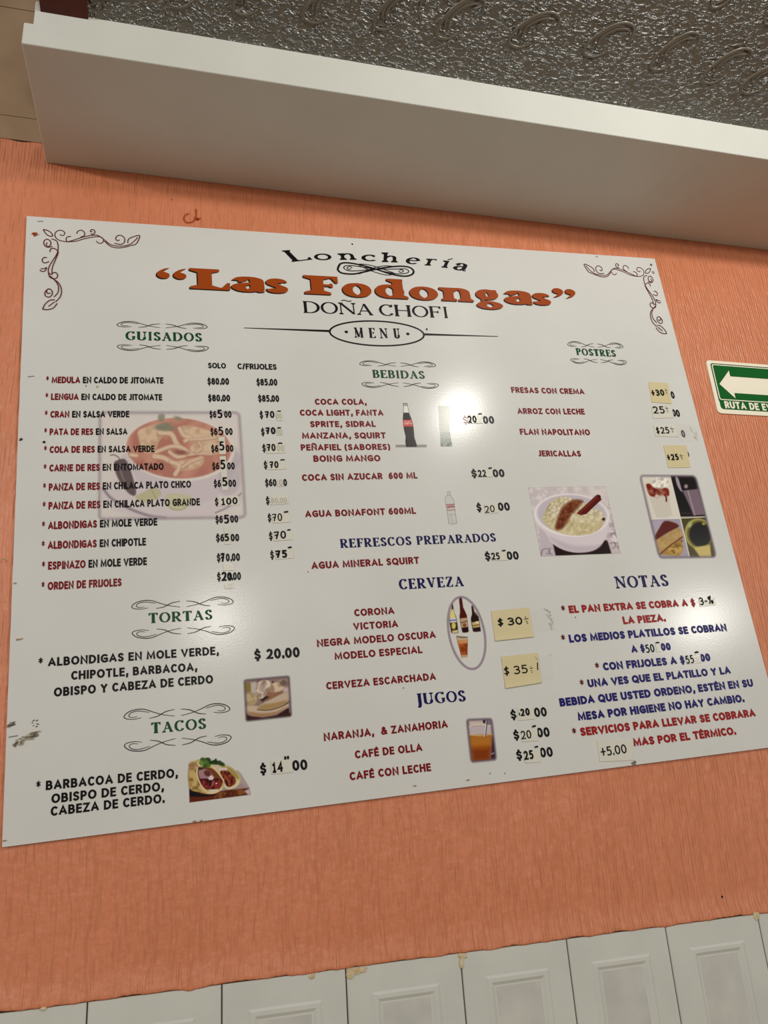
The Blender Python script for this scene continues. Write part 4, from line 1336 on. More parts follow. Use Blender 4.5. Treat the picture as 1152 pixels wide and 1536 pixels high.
class Picture:
    def __init__(self, quad, ox, oy, sc, pad=0.0, step=.75, bg=(200, 196, 184), alpha=1.0):
        """quad: corners of the print in crop coordinates, crop origin ox,oy and scale sc"""
        self.ox, self.oy, self.sc = ox, oy, sc
        q = [at(ox + x / sc, oy + y / sc) for x, y in quad]
        x0, x1 = min(p[0] for p in q) - pad, max(p[0] for p in q) + pad
        y0, y1 = min(p[1] for p in q) - pad, max(p[1] for p in q) + pad
        st = step * .00145
        self.nx, self.ny = max(4, int((x1 - x0) / st)), max(4, int((y1 - y0) / st))
        gx, gy = np.meshgrid(np.linspace(x0, x1, self.nx), np.linspace(y0, y1, self.ny))
        self.bx, self.by = gx.ravel(), gy.ravel()
        px, py = board_to_photo(self.bx, self.by)
        self.u, self.v = (px - ox) * sc, (py - oy) * sc      # crop coordinates of every grid point
        self.rgb = np.tile(np.array(bg, float), (len(px), 1))
        self.a = np.full(len(px), float(alpha))

    def dist(self, pts, closed=True):
        d = np.full(len(self.u), 1e9)
        inside = np.zeros(len(self.u), bool)
        n = len(pts)
        for i in range(n if closed else n - 1):
            (xa, ya), (xb, yb) = pts[i], pts[(i + 1) % n]
            dx, dy = xb - xa, yb - ya
            l2 = dx * dx + dy * dy + 1e-9
            t = np.clip(((self.u - xa) * dx + (self.v - ya) * dy) / l2, 0, 1)
            d = np.minimum(d, np.hypot(self.u - xa - t * dx, self.v - ya - t * dy))
            if closed:
                c = ((ya > self.v) != (yb > self.v)) & (self.u < dx * (self.v - ya) / (dy if abs(dy) > 1e-9 else 1e-9) + xa)
                inside ^= c
        return np.where(inside, -d, d) if closed else d

    def mask(self, sd, soft):
        return np.clip(.5 - sd / (2 * max(soft, 1e-6)), 0, 1)

    def put(self, m, col, amt=1.0):
        m = (m * amt)[:, None]
        self.rgb = self.rgb * (1 - m) + np.array(col, float) * m

    def poly(self, pts, col, soft=4, amt=1.0, sm=0):
        if sm:
            pts = spline(pts, sm, closed=True)
        m = self.mask(self.dist(pts), soft)
        self.put(m, col, amt)
        return m

    def ell(self, cx, cy, rx, ry, col, soft=4, rot=0, amt=1.0):
        c, s = math.cos(math.radians(rot)), math.sin(math.radians(rot))
        x, y = self.u - cx, self.v - cy
        a, b_ = (x * c + y * s) / rx, (-x * s + y * c) / ry
        sd = (np.hypot(a, b_) - 1) * min(rx, ry)
        m = self.mask(sd, soft)
        if col is not None:
            self.put(m, col, amt)
        return m

    def line(self, pts, w, col, soft=3, amt=1.0, sm=6):
        if sm and len(pts) > 2:
            pts = spline(pts, sm)
        m = self.mask(self.dist(pts, False) - w / 2, soft)
        self.put(m, col, amt)
        return m

    def noise(self, scale, seed, octv=2):
        n = 0
        a = 1.0
        tot = 0
        for o in range(octv):
            n = n + a * vnoise(self.u / scale * 2 ** o + 7.3, self.v / scale * 2 ** o + 3.1, seed + o)
            tot += a
            a *= .55
        return n / tot

    def mottle(self, m, c0, c1, scale, seed, lo=.35, hi=.65, amt=1.0, octv=2):
        t = np.clip((self.noise(scale, seed, octv) - lo) / (hi - lo), 0, 1)[:, None]
        col = np.array(c0, float) * (1 - t) + np.array(c1, float) * t
        k = (m * amt)[:, None]
        self.rgb = self.rgb * (1 - k) + col * k

    def build(self, name, z=.0003):
        c = np.clip(self.rgb, 0, 255) / 255
        lc = (np.where(c <= .04045, c / 12.92, ((c + .055) / 1.055) ** 2.4) - .008) * 1.24
        lc = np.clip(lc, .003, .9)
        V = np.stack([self.bx, self.by, np.full(len(self.bx), z)], 1)
        nx, ny = self.nx, self.ny
        idx = np.arange(nx * ny).reshape(ny, nx)
        F = np.stack([idx[:-1, :-1], idx[:-1, 1:], idx[1:, 1:], idx[1:, :-1]], -1).reshape(-1, 4)
        keep = self.a[F].max(1) > .004
        F = F[keep]
        o = mesh_obj(name, V.tolist(), [tuple(f) for f in F.tolist()], M_PRINT, board)
        ca = o.data.color_attributes.new('print', 'FLOAT_COLOR', 'POINT')
        buf = np.concatenate([lc, np.clip(self.a, 0, 1)[:, None]], 1).astype(np.float32)
        ca.data.foreach_set('color', buf.ravel())
        return o


def frame_rounded(pic, pts, soft, col, width, inner_soft):
    """rounded picture with a soft mauve edge"""
    sd = pic.dist(pts)
    edge = np.clip(1 + sd / width, 0, 1) ** 1.3
    pic.put(np.where(sd < soft, edge, 0), col, .85)
    pic.a = pic.mask(sd, soft)


def rq(quad, r=.08):
    """quad with cut, rounded corners"""
    out = []
    for i in range(4):
        p, a, c = np.array(quad[i], float), np.array(quad[i - 1], float), np.array(quad[(i + 1) % 4], float)
        s, e = p + (a - p) * r, p + (c - p) * r
        for t in (0, .25, .5, .75, 1):
            out.append(tuple((1 - t) ** 2 * s + 2 * t * (1 - t) * p + t * t * e))
    return out


# 1 soup bowl, printed pale behind the dish list
p = Picture([(40, 40), (1060, 40), (1100, 805), (40, 815)], 140, 610, 4.8, pad=.004, bg=(197, 191, 186))
p.ell(560, 640, 515, 175, (190, 181, 184), 8)
p.line([(70, 590), (130, 660), (250, 730), (400, 785), (520, 800)], 16, (110, 98, 108), 9)
p.line([(880, 765), (980, 715), (1062, 625)], 9, (120, 108, 112), 6)
p.poly([(250, 330), (290, 480), (380, 600), (480, 690), (800, 690), (930, 600), (1010, 470), (1030, 330)], (183, 172, 178), 8, sm=4)
p.poly([(960, 300), (1040, 320), (1060, 560), (960, 640), (900, 560)], (160, 150, 158), 14, .6, sm=4)
p.ell(625, 305, 392, 232, (202, 194, 188), 6, 3)
m_ = p.ell(615, 300, 372, 215, (164, 104, 88), 7, 3)
p.mottle(m_, (156, 94, 80), (178, 122, 104), 90, 3, .3, .7)
mb = (188, 160, 130)
for pts in ([(320, 190), (380, 150), (470, 130), (540, 160), (470, 250), (450, 300), (370, 330)], [(620, 150), (700, 140), (780, 160), (900, 200), (880, 250), (700, 255), (640, 210)], [(560, 410), (700, 380), (790, 360), (770, 430), (640, 460)], [(700, 290), (800, 250), (930, 280), (900, 340), (740, 340)]):
    mm_ = p.poly(pts, mb, 9, .85, sm=4)
    p.mottle(mm_, (172, 136, 108), (200, 172, 142), 45, 9, amt=.8)
for pts, w_ in (([(480, 190), (560, 200), (600, 270), (650, 320), (700, 340)], 34), ([(620, 160), (650, 210), (700, 225), (660, 250)], 26), ([(450, 330), (560, 290), (640, 300), (680, 340), (610, 365), (550, 330)], 26), ([(440, 360), (500, 370), (540, 390)], 34),
                ([(680, 350), (780, 340), (850, 345)], 16), ([(560, 400), (620, 430), (590, 490)], 30), ([(700, 240), (800, 235), (880, 225)], 18), ([(760, 260), (780, 300), (740, 330)], 16), ([(640, 440), (700, 400), (780, 370)], 18), ([(270, 350), (310, 355)], 26)):
    p.line(pts, w_ + 8, (140, 92, 76), 7, .7)
    p.line([(x_, y_ - 3) for x_, y_ in pts], w_, (200, 174, 146), 7, .95)
p.ell(630, 330, 50, 16, (120, 70, 58), 8, 5)
for (x_, y_, rx, ry, rt) in ((500, 140, 60, 22, -15), (540, 150, 50, 18, 10), (480, 150, 30, 14, 20), (610, 85, 30, 14, 20), (490, 75, 25, 30, 20), (520, 165, 40, 12, 0)):
    p.ell(x_, y_, rx, ry, (104, 108, 88), 8, rt, .8)
p.line([(125, 350), (150, 348), (180, 365), (195, 390)], 9, (104, 96, 92), 4)
p.poly([(150, 405), (175, 385), (225, 378), (258, 430), (290, 530), (308, 615), (290, 642), (245, 615), (190, 540), (155, 460)], (74, 62, 64), 6, sm=4)
p.line([(190, 420), (205, 490), (235, 560)], 12, (142, 132, 132), 7, .5)
p.poly([(300, 650), (350, 620), (420, 590), (480, 600), (485, 640), (440, 670), (360, 690)], (166, 162, 128), 6, sm=4)
p.line([(420, 600), (450, 660)], 8, (140, 138, 100), 4)
p.poly([(520, 640), (560, 625), (700, 640), (690, 700), (640, 740), (570, 740), (530, 700)], (176, 172, 140), 6, sm=4)
p.line([(530, 700), (570, 738), (640, 740), (690, 705)], 9, (148, 148, 106), 4)
p.rgb = p.rgb * .84 + np.array((192, 186, 182)) * .16
fr = rq([(50, 45), (1048, 45), (1092, 795), (45, 808)], .04)
sd = p.dist(fr)
p.put(np.exp(-(sd / 13) ** 2), (162, 150, 158), .8)
p.a = p.mask(sd - 8, 14)
p.build('soup_bowl_picture')

# 2 cola bottle and glass
p = Picture([(120, 130), (960, 130), (960, 790), (120, 790)], 580, 590, 9.6, alpha=0, step=.55)
acc = np.zeros(len(p.u))
def lay(m):
    global acc
    acc = np.maximum(acc, m)
lay(p.poly([(130, 742), (575, 740), (575, 776), (130, 776)], (128, 128, 126), 5))
lay(p.poly([(244, 160), (296, 158), (322, 280), (240, 280)], (206, 206, 200), 4, .9))
lay(p.line([(242, 170), (240, 280)], 5, (70, 68, 66), 3))
lay(p.line([(298, 170), (324, 280)], 5, (70, 68, 66), 3))
lay(p.poly([(230, 142), (298, 142), (299, 180), (240, 180)], (84, 84, 84), 3))
p.poly([(246, 154), (290, 154), (290, 172), (246, 172)], (170, 170, 166), 3)
lay(p.poly([(240, 280), (322, 280), (362, 380), (384, 470), (392, 540), (400, 640), (430, 730), (436, 774), (280, 774), (268, 700), (272, 620), (252, 540), (240, 470), (232, 380), (236, 310)], (38, 30, 28), 4))
p.line([(300, 520), (310, 640), (330, 760)], 14, (72, 62, 58), 8, .5)
p.poly([(232, 384), (364, 382), (384, 476), (240, 480)], (196, 74, 66), 3)
p.poly([(236, 396), (366, 394), (380, 464), (242, 468)], (168, 52, 48), 3)
for s_ in ([(262, 420), (254, 432), (260, 446), (272, 444)], [(280, 428), (276, 440), (286, 444), (290, 430), (280, 428)], [(300, 430), (298, 444), (310, 440)], [(318, 412), (312, 446)], [(330, 430), (340, 446), (350, 425), (356, 446)], [(254, 404), (300, 410), (350, 404)]):
    p.line(s_, 7, (232, 214, 200), 3, .9)
lay(p.poly([(745, 180), (930, 176), (905, 560), (912, 690), (775, 690)], (208, 216, 206), 6, .6) * .35)
m_ = p.poly([(776, 708), (930, 700), (940, 766), (780, 766)], (96, 104, 102), 5)
p.mottle(m_, (84, 92, 92), (140, 148, 142), 30, 4)
lay(m_)
g_ = p.poly([(765, 570), (905, 560), (930, 700), (776, 708)], (150, 166, 158), 10) * np.clip((p.v - 560) / 150, 0, 1)
lay(g_ * .8)
lay(p.line([(745, 180), (770, 600), (778, 740)], 4, (168, 178, 174), 4) * .6)
lay(p.line([(905, 560), (915, 640), (936, 730)], 7, (110, 124, 122), 4) * .8)
p.a = acc
p.build('cola_bottle_picture')

# 3 water bottle
p = Picture([(1000, 145), (1100, 145), (1100, 375), (1000, 375)], 430, 700, 4.267, alpha=0, step=.5)
acc = np.zeros(len(p.u))
lay(p.poly([(1028, 160), (1048, 160), (1050, 185), (1070, 220), (1076, 290), (1090, 364), (1036, 366), (1026, 290), (1014, 215), (1026, 185)], (196, 194, 192), 3) * .2)
for s_, c_ in (([(1030, 160), (1046, 159)], (140, 136, 140)), ([(1030, 160), (1030, 182), (1014, 205), (1026, 280), (1038, 364)], (128, 124, 132)), ([(1047, 160), (1050, 185), (1070, 220), (1078, 290), (1090, 362)], (128, 124, 132)), ([(1026, 184), (1050, 182)], (150, 146, 150)),
               ([(1038, 364), (1060, 368), (1090, 362)], (130, 126, 132)), ([(1030, 310), (1080, 306)], (170, 166, 170)), ([(1050, 300), (1060, 360)], (176, 172, 174))):
    lay(p.line(s_, 2.6, c_, 2))
lay(p.poly([(1022, 244), (1072, 240), (1077, 262), (1026, 268)], (178, 140, 140), 2.5))
lay(p.line([(1020, 243), (1072, 240)], 4, (150, 62, 66), 2))
lay(p.line([(1026, 280), (1077, 276)], 4, (150, 62, 66), 2))
lay(p.line([(1030, 262), (1050, 254), (1072, 256)], 5, (120, 70, 86), 2))
p.a = acc
p.build('water_bottle_picture')

# 4 bowl of rice pudding
Q = [(135, 190), (835, 178), (972, 787), (250, 815)]
p = Picture(Q, 770, 700, 6.06, bg=(190, 182, 184), pad=.001, step=.6)
allm = np.ones(len(p.u))
p.mottle(allm, (198, 192, 190), (180, 170, 174), 60, 21, .3, .7)
p.mottle(p.mask(p.u - 330 + (p.v - 190) * -.1, 30), (176, 166, 172), (204, 198, 198), 26, 25, .4, .6, .6)
p.mottle(p.mask(860 - p.u, 30), (150, 138, 146), (206, 200, 200), 28, 26, .42, .58, .7)
p.poly([(335, 680), (860, 670), (895, 800), (380, 810)], (34, 12, 14), 8)
p.poly([(850, 660), (870, 640), (985, 790), (900, 800)], (182, 172, 176), 8)
p.poly([(235, 560), (330, 560), (385, 815), (240, 815)], (178, 168, 176), 8)
for s_ in ([(250, 790), (275, 750), (320, 750), (330, 790), (300, 790)], [(340, 740), (320, 770), (350, 800)], [(880, 700), (910, 690), (930, 720), (900, 745)], [(920, 690), (955, 700), (950, 740)], [(885, 620), (915, 600), (940, 640)], [(260, 760), (255, 810)]):
    p.line(s_, 9, (120, 104, 116), 5, .8)
p.poly([(190, 420), (205, 520), (290, 600), (345, 690), (450, 755), (580, 782), (720, 765), (810, 700), (850, 600), (870, 470), (840, 380)], (196, 188, 194), 5, sm=4)
p.poly([(330, 640), (440, 740), (580, 780), (730, 762), (800, 710), (700, 720), (520, 710)], (166, 156, 166), 16, .6, sm=4)
p.ell(530, 442, 342, 196, (214, 208, 210), 5, 4)
p.ell(532, 436, 318, 178, (176, 168, 178), 8, 4)
rice = p.poly([(265, 470), (290, 400), (330, 330), (400, 285), (480, 275), (560, 300), (640, 330), (720, 380), (790, 400), (830, 470), (800, 550), (720, 605), (600, 625), (470, 615), (360, 575), (290, 520)], (186, 176, 150), 6, sm=4)
p.mottle(rice, (160, 146, 114), (210, 203, 180), 20, 31, .25, .75, .9, 3)
p.mottle(rice * p.mask(480 - p.v, 60), (162, 144, 100), (202, 192, 152), 36, 35, .2, .8, .55, 3)
p.ell(820, 478, 14, 14, (60, 30, 26), 6)
p.line([(310, 380), (330, 345)], 12, (110, 90, 76), 7, .7)
cn = p.poly([(500, 330), (560, 305), (630, 315), (600, 350), (560, 400), (520, 440), (490, 500), (440, 560), (390, 570), (390, 520), (420, 430), (450, 370)], (96, 44, 26), 16, .92, sm=4)
p.mottle(cn, (70, 28, 18), (136, 84, 56), 24, 41, .2, .85, .7, 3)
p.poly([(575, 425), (755, 258), (785, 262), (800, 296), (660, 432), (610, 442)], (86, 28, 22), 4)
p.line([(600, 425), (760, 275)], 9, (126, 58, 44), 5, .8, 0)
p.line([(655, 425), (795, 300)], 8, (52, 14, 12), 5, .9, 0)
p.ell(778, 270, 18, 12, (60, 20, 16), 4, 40)
p.a = p.mask(p.dist(Q), 3)
p.build('rice_pudding_picture')

# 5 four desserts
Q = [(138, 165), (745, 170), (970, 1050), (350, 1060)]
p = Picture(Q, 940, 690, 7.2, pad=.004, step=.6, bg=(196, 192, 186))
bl_ = lambda a, c: [(p_[0], p_[1]) for p_ in c]
p.poly([(465, 150), (780, 150), (880, 612), (578, 612)], (26, 14, 20), 4)
p.poly([(240, 640), (572, 632), (690, 1100), (340, 1100)], (150, 142, 156), 4)
p.poly([(580, 618), (870, 612), (1000, 1100), (690, 1100)], (70, 62, 30), 4)
p.poly([(130, 150), (462, 150), (576, 636), (240, 640)], (200, 195, 184), 4)
# strawberry cup
p.poly([(240, 400), (455, 380), (490, 600), (430, 625), (320, 620)], (188, 182, 172), 8, sm=0)
p.mottle(p.ell(360, 245, 95, 60, (206, 202, 194), 12), (170, 166, 160), (222, 218, 208), 30, 51)
p.poly([(210, 265), (250, 258), (290, 300), (350, 325), (410, 300), (452, 320), (455, 385), (410, 380), (360, 370), (335, 412), (300, 400), (250, 385), (225, 330)], (112, 34, 26), 8, sm=4)
p.mottle(p.ell(330, 345, 90, 38, (116, 60, 44), 14, 8, .6), (84, 24, 20), (170, 120, 98), 28, 53, amt=.7)
p.line([(410, 380), (425, 400), (428, 445)], 16, (88, 24, 22), 5)
p.ell(325, 395, 22, 24, (190, 170, 156), 8)
# jelly glass in the dark
p.poly([(525, 185), (555, 195), (585, 290), (600, 345), (570, 320), (540, 260)], (150, 138, 148), 6, sm=4)
p.poly([(600, 330), (770, 310), (850, 590), (720, 600), (680, 500)], (112, 96, 108), 8)
p.line([(660, 330), (700, 470), (735, 595)], 10, (168, 156, 164), 6, .8)
p.poly([(590, 200), (730, 200), (760, 310), (610, 325)], (30, 18, 20), 10)
p.ell(640, 285, 20, 22, (140, 130, 134), 7)
p.line([(590, 575), (700, 575)], 8, (70, 50, 56), 6)
# flan slice
p.poly([(265, 660), (330, 650), (420, 665), (330, 790), (290, 800)], (158, 150, 168), 10)
p.poly([(410, 660), (520, 680), (562, 720), (470, 770), (400, 810), (320, 865), (300, 835), (350, 740)], (84, 30, 14), 8, sm=3)
m_ = p.poly([(560, 730), (600, 800), (600, 830), (480, 910), (370, 1000), (330, 960), (320, 870), (420, 810)], (166, 136, 84), 6, sm=2)
p.mottle(m_, (152, 122, 74), (178, 152, 102), 30, 61, .2, .8, .8, 3)
p.poly([(360, 1020), (480, 930), (600, 840), (600, 1000), (560, 1040)], (150, 118, 52), 8)
p.mottle(p.ell(520, 960, 80, 60, (150, 120, 50), 14), (116, 84, 30), (180, 146, 76), 40, 63)
p.line([(362, 1015), (470, 925), (600, 832)], 14, (96, 40, 18), 6)
p.ell(595, 875, 12, 8, (110, 70, 50), 4)
# custard cup from above
p.ell(775, 795, 150, 165, (150, 142, 84), 8, -12)
p.ell(785, 800, 132, 148, (92, 84, 36), 8, -12)
p.ell(795, 805, 116, 130, (22, 12, 8), 10, -12)
p.ell(680, 700, 22, 34, (156, 160, 110), 8, 30)
p.ell(830, 690, 18, 14, (150, 140, 60), 6)
p.poly([(720, 945), (900, 915), (915, 1060), (800, 1060)], (182, 166, 100), 10)
p.line([(462, 150), (578, 620), (690, 1100)], 10, (206, 202, 196), 4, 1, 0)
p.line([(240, 640), (576, 628), (880, 612)], 10, (206, 202, 196), 4, 1, 0)
frame_rounded(p, rq(Q, .07), 16, (112, 98, 116), 34, 1)
p.build('desserts_picture')

# 6 beers in an oval
p = Picture([(50, 240), (410, 240), (410, 900), (50, 900)], 660, 850, 5.76, alpha=0, step=.5)
acc = np.zeros(len(p.u))
oval = []
for a in range(60):
    t_ = math.radians(a * 6)
    x_, y_ = 152 * math.cos(t_), 316 * math.sin(t_)
    r_a = math.radians(-11.5)
    oval.append((230 + x_ * math.cos(r_a) - y_ * math.sin(r_a), 573 + x_ * math.sin(r_a) + y_ * math.cos(r_a)))
d_ = np.abs(p.dist(oval))
m_ = np.clip(1.35 - d_ / 11, 0, 1)
p.put(m_, (138, 124, 142))
lay(m_)
# light bottle
lay(p.poly([(102, 330), (112, 328), (124, 400), (142, 440), (158, 560), (152, 574), (100, 574), (92, 540), (80, 470), (84, 420), (96, 390)], (46, 38, 22), 4, sm=2))
lay(p.poly([(100, 370), (114, 365), (130, 420), (138, 450), (84, 450), (84, 420)], (204, 192, 120), 4))
p.poly([(84, 446), (138, 440), (144, 480), (86, 486)], (190, 190, 196), 4)
p.line([(88, 466), (140, 460)], 8, (70, 76, 130), 4)
p.ell(118, 510, 18, 30, (196, 180, 96), 5)
p.poly([(104, 555), (154, 545), (154, 572), (106, 574)], (196, 182, 130), 5)
# red bottle
lay(p.poly([(164, 276), (190, 274), (200, 350), (232, 420), (246, 540), (244, 566), (200, 570), (188, 550), (168, 440), (172, 400), (170, 340)], (74, 22, 18), 4, sm=2))
m_ = p.poly([(172, 448), (236, 440), (244, 520), (186, 530)], (170, 146, 118), 4)
p.line([(182, 485), (232, 470)], 8, (90, 48, 42), 4)
p.ell(212, 505, 16, 16, (120, 70, 56), 5)
p.poly([(188, 530), (244, 522), (246, 560), (200, 568)], (34, 14, 14), 4)
# dark bottle
lay(p.poly([(270, 342), (284, 340), (300, 390), (332, 430), (352, 545), (346, 560), (296, 564), (282, 550), (266, 460), (270, 430), (276, 400)], (42, 24, 18), 4, sm=2))
lay(p.line([(286, 345), (300, 400), (328, 428)], 5, (120, 96, 70), 3))
p.poly([(274, 482), (340, 470), (348, 520), (284, 530)], (176, 158, 112), 4)
p.line([(282, 512), (344, 500)], 9, (120, 86, 40), 4)
p.ell(320, 482, 14, 10, (214, 204, 170), 4)
# tumbler
lay(p.poly([(140, 598), (238, 606), (240, 640), (236, 780), (186, 786), (168, 720), (150, 650)], (150, 84, 40), 4))
p.poly([(142, 600), (238, 608), (240, 640), (152, 640)], (176, 158, 126), 5)
p.line([(142, 600), (190, 612), (238, 608)], 8, (76, 70, 66), 4)
p.poly([(154, 640), (240, 636), (238, 665), (160, 670)], (190, 132, 84), 8)
p.mottle(p.poly([(165, 670), (238, 664), (236, 770), (186, 775)], (140, 66, 26), 6), (124, 54, 22), (160, 84, 40), 40, 71)
p.poly([(180, 765), (237, 762), (236, 782), (188, 786)], (176, 150, 120), 4)
p.a = acc
p.build('beers_picture')

# 7 juice glass
Q = [(228, 340), (448, 332), (488, 690), (268, 712)]
p = Picture(Q, 660, 1020, 5.76, pad=.004, step=.5, bg=(120, 104, 112))
p.poly([(250, 350), (390, 345), (395, 395), (250, 400)], (186, 170, 160), 10)
p.poly([(244, 400), (440, 390), (446, 480), (254, 486)], (178, 166, 170), 8)
p.poly([(252, 478), (448, 468), (430, 690), (280, 705)], (150, 84, 26), 6)
m_ = p.poly([(256, 482), (446, 474), (442, 560), (264, 570)], (164, 104, 44), 16)
p.poly([(275, 600), (430, 590), (425, 690), (290, 700)], (120, 54, 18), 24)
p.line([(252, 405), (300, 385), (390, 388), (440, 398)], 7, (206, 196, 186), 4)
p.line([(254, 472), (350, 480), (444, 468)], 9, (196, 170, 130), 6)
p.line([(406, 350), (400, 420), (390, 490)], 9, (70, 60, 78), 3, 1, 0)
p.line([(398, 350), (392, 430), (384, 490)], 6, (206, 200, 208), 3, 1, 0)
p.poly([(452, 490), (480, 500), (488, 680), (440, 680)], (60, 36, 44), 8)
p.line([(446, 640), (466, 630)], 7, (190, 180, 184), 4)
p.poly([(370, 345), (395, 345), (390, 375), (370, 370)], (40, 30, 50), 5)
frame_rounded(p, rq(Q, .1), 13, (96, 80, 104), 26, 1)
p.build('juice_picture')

# 8 filled rolls on a plate
Q = [(75, 190), (945, 112), (990, 890), (115, 985)]
p = Picture(Q, 360, 1005, 12.8, pad=.004, step=.5, bg=(128, 106, 100))
p.poly([(100, 240), (210, 240), (215, 410), (100, 420)], (120, 104, 36), 14)
p.poly([(205, 240), (330, 230), (330, 480), (210, 440)], (172, 160, 156), 16)
p.poly([(320, 180), (560, 170), (570, 250), (320, 250)], (110, 80, 84), 16)
p.poly([(500, 520), (540, 400), (560, 330), (840, 250), (830, 420), (700, 500), (500, 590)], (132, 92, 68), 16, sm=3)
m_ = p.poly([(570, 330), (640, 260), (800, 190), (900, 200), (880, 300), (820, 380), (700, 420), (580, 420)], (172, 148, 126), 16, sm=3)
p.mottle(m_, (146, 118, 96), (192, 170, 148), 90, 81)
p.ell(840, 245, 66, 60, (100, 82, 72), 18)
p.poly([(380, 560), (500, 500), (560, 520), (430, 610)], (40, 18, 16), 16)
p.poly([(620, 205), (655, 235), (620, 250)], (40, 30, 34), 8)
m_ = p.poly([(320, 290), (420, 200), (540, 200), (590, 270), (540, 380), (470, 510), (380, 555), (300, 510)], (172, 154, 138), 14, sm=3)
p.mottle(m_, (136, 116, 98), (200, 186, 174), 80, 83, .3, .7)
p.ell(430, 290, 50, 90, (130, 110, 96), 30, 30, .6)
p.ell(200, 560, 130, 130, (156, 138, 104), 20)
p.mottle(p.ell(200, 560, 120, 120, None, 20), (128, 110, 78), (176, 158, 122), 70, 85, amt=.8)
p.poly([(100, 700), (330, 690), (560, 770), (960, 640), (960, 690), (700, 850), (450, 900), (220, 880), (110, 790)], (180, 160, 140), 16, sm=3)
p.poly([(140, 800), (400, 830), (700, 800), (900, 700), (700, 850), (450, 905), (220, 880)], (140, 104, 72), 20, .8, sm=3)
p.poly([(330, 720), (440, 640), (600, 560), (800, 460), (930, 420), (960, 470), (930, 600), (800, 690), (600, 760), (420, 775)], (178, 158, 138), 12, sm=3)
p.poly([(340, 730), (450, 660), (620, 640), (900, 580), (900, 640), (800, 690), (600, 760), (420, 775)], (146, 118, 72), 22, .85, sm=3)
p.poly([(830, 360), (930, 320), (950, 420), (830, 430)], (178, 160, 160), 16)
p.line([(330, 765), (560, 770), (800, 700), (930, 620)], 14, (56, 40, 30), 8, .9)
p.poly([(90, 840), (220, 890), (450, 915), (700, 870), (920, 730), (990, 720), (1000, 900), (110, 990)], (46, 14, 16), 18)
p.poly([(930, 650), (990, 640), (1000, 830), (950, 820)], (140, 128, 128), 18)
frame_rounded(p, rq(Q, .06), 26, (84, 66, 78), 60, 1)
p.build('tortas_picture')

# 9 tacos
Q = [(125, 180), (880, 130), (1030, 690), (135, 805)]
p = Picture([(110, 130), (1030, 130), (1030, 815), (110, 815)], 270, 1120, 9.6, alpha=0, step=.55)
acc = np.zeros(len(p.u))
lay(p.poly([(820, 335), (870, 380), (1000, 590), (1018, 690), (135, 805), (132, 600), (600, 560)], (160, 144, 146), 5))
p.poly([(850, 520), (990, 596), (640, 640), (600, 610)], (150, 132, 130), 8)
p.poly([(132, 590), (380, 680), (640, 630), (1000, 595), (1015, 692), (135, 806)], (88, 40, 26), 6)
p.mottle(p.poly([(500, 660), (900, 610), (960, 690), (500, 750)], None or (110, 66, 34), 14, .5), (70, 30, 18), (134, 86, 46), 50, 91, amt=.7)
p.poly([(134, 600), (300, 680), (560, 690), (360, 720), (136, 720)], (28, 12, 14), 12)
p.poly([(925, 640), (1000, 600), (1016, 690), (985, 695)], (176, 160, 166), 8)
# rear taco
lay(p.poly([(440, 220), (640, 255), (760, 310), (850, 400), (872, 470), (840, 560), (740, 605), (660, 600), (600, 520)], (186, 170, 122), 6, sm=3))
p.poly([(600, 280), (740, 310), (830, 400), (850, 460), (760, 440), (640, 360)], (150, 134, 76), 12, sm=3)
m_ = p.poly([(580, 360), (680, 350), (760, 420), (800, 480), (780, 540), (690, 580), (640, 500)], (92, 34, 22), 8, sm=3)
p.mottle(m_, (58, 16, 14), (140, 66, 44), 30, 93)
p.line([(840, 500), (800, 570), (700, 600), (645, 560)], 22, (204, 192, 166), 6)
p.poly([(550, 305), (680, 300), (684, 338), (560, 345)], (196, 182, 184), 5)
p.ell(522, 292, 30, 22, (188, 172, 168), 6)
# front taco
lay(p.poly([(125, 255), (210, 205), (300, 178), (420, 220), (500, 310), (580, 400), (632, 500), (620, 590), (540, 660), (420, 684), (280, 655), (130, 590)], (178, 156, 98), 6, sm=3))
m_ = p.poly([(125, 260), (250, 240), (240, 330), (245, 450), (300, 560), (380, 660), (250, 640), (130, 585)], (158, 130, 72), 10, sm=2)
p.mottle(m_, (128, 98, 56), (182, 158, 102), 60, 95)
p.mottle(p.poly([(125, 250), (240, 230), (220, 330), (125, 360)], (150, 118, 84), 14, .5), (130, 98, 70), (176, 150, 112), 40, 97, amt=.6)
m_ = p.poly([(255, 330), (310, 300), (420, 300), (500, 340), (590, 450), (615, 510), (560, 610), (400, 625), (300, 540), (250, 430)], (104, 60, 34), 8, sm=3)
m_ = p.poly([(262, 350), (330, 320), (420, 350), (480, 440), (400, 500), (300, 470)], (148, 116, 122), 10, sm=3)
p.ell(395, 385, 52, 40, (92, 46, 44), 10, 30)
m_ = p.poly([(280, 480), (340, 460), (470, 470), (580, 460), (605, 520), (540, 600), (400, 615), (320, 560)], (74, 18, 20), 8, sm=3)
p.mottle(m_, (48, 8, 12), (128, 46, 44), 32, 99)
p.poly([(405, 450), (450, 412), (490, 440), (470, 480), (420, 480)], (206, 186, 192), 5)
p.line([(490, 490), (450, 580)], 10, (170, 110, 104), 5)
p.ell(525, 530, 14, 10, (206, 190, 190), 4)
p.line([(250, 300), (245, 400), (290, 530), (370, 640), (440, 672), (540, 650), (610, 590)], 16, (206, 194, 160), 5)
p.poly([(400, 620), (540, 610), (560, 640), (440, 670)], (200, 190, 164), 8)
p.line([(420, 240), (500, 320), (560, 380), (630, 490)], 16, (206, 192, 152), 5)
p.line([(250, 240), (280, 270), (255, 310)], 16, (200, 186, 150), 5)
p.poly([(260, 290), (350, 300), (320, 330), (262, 340)], (60, 44, 34), 10)
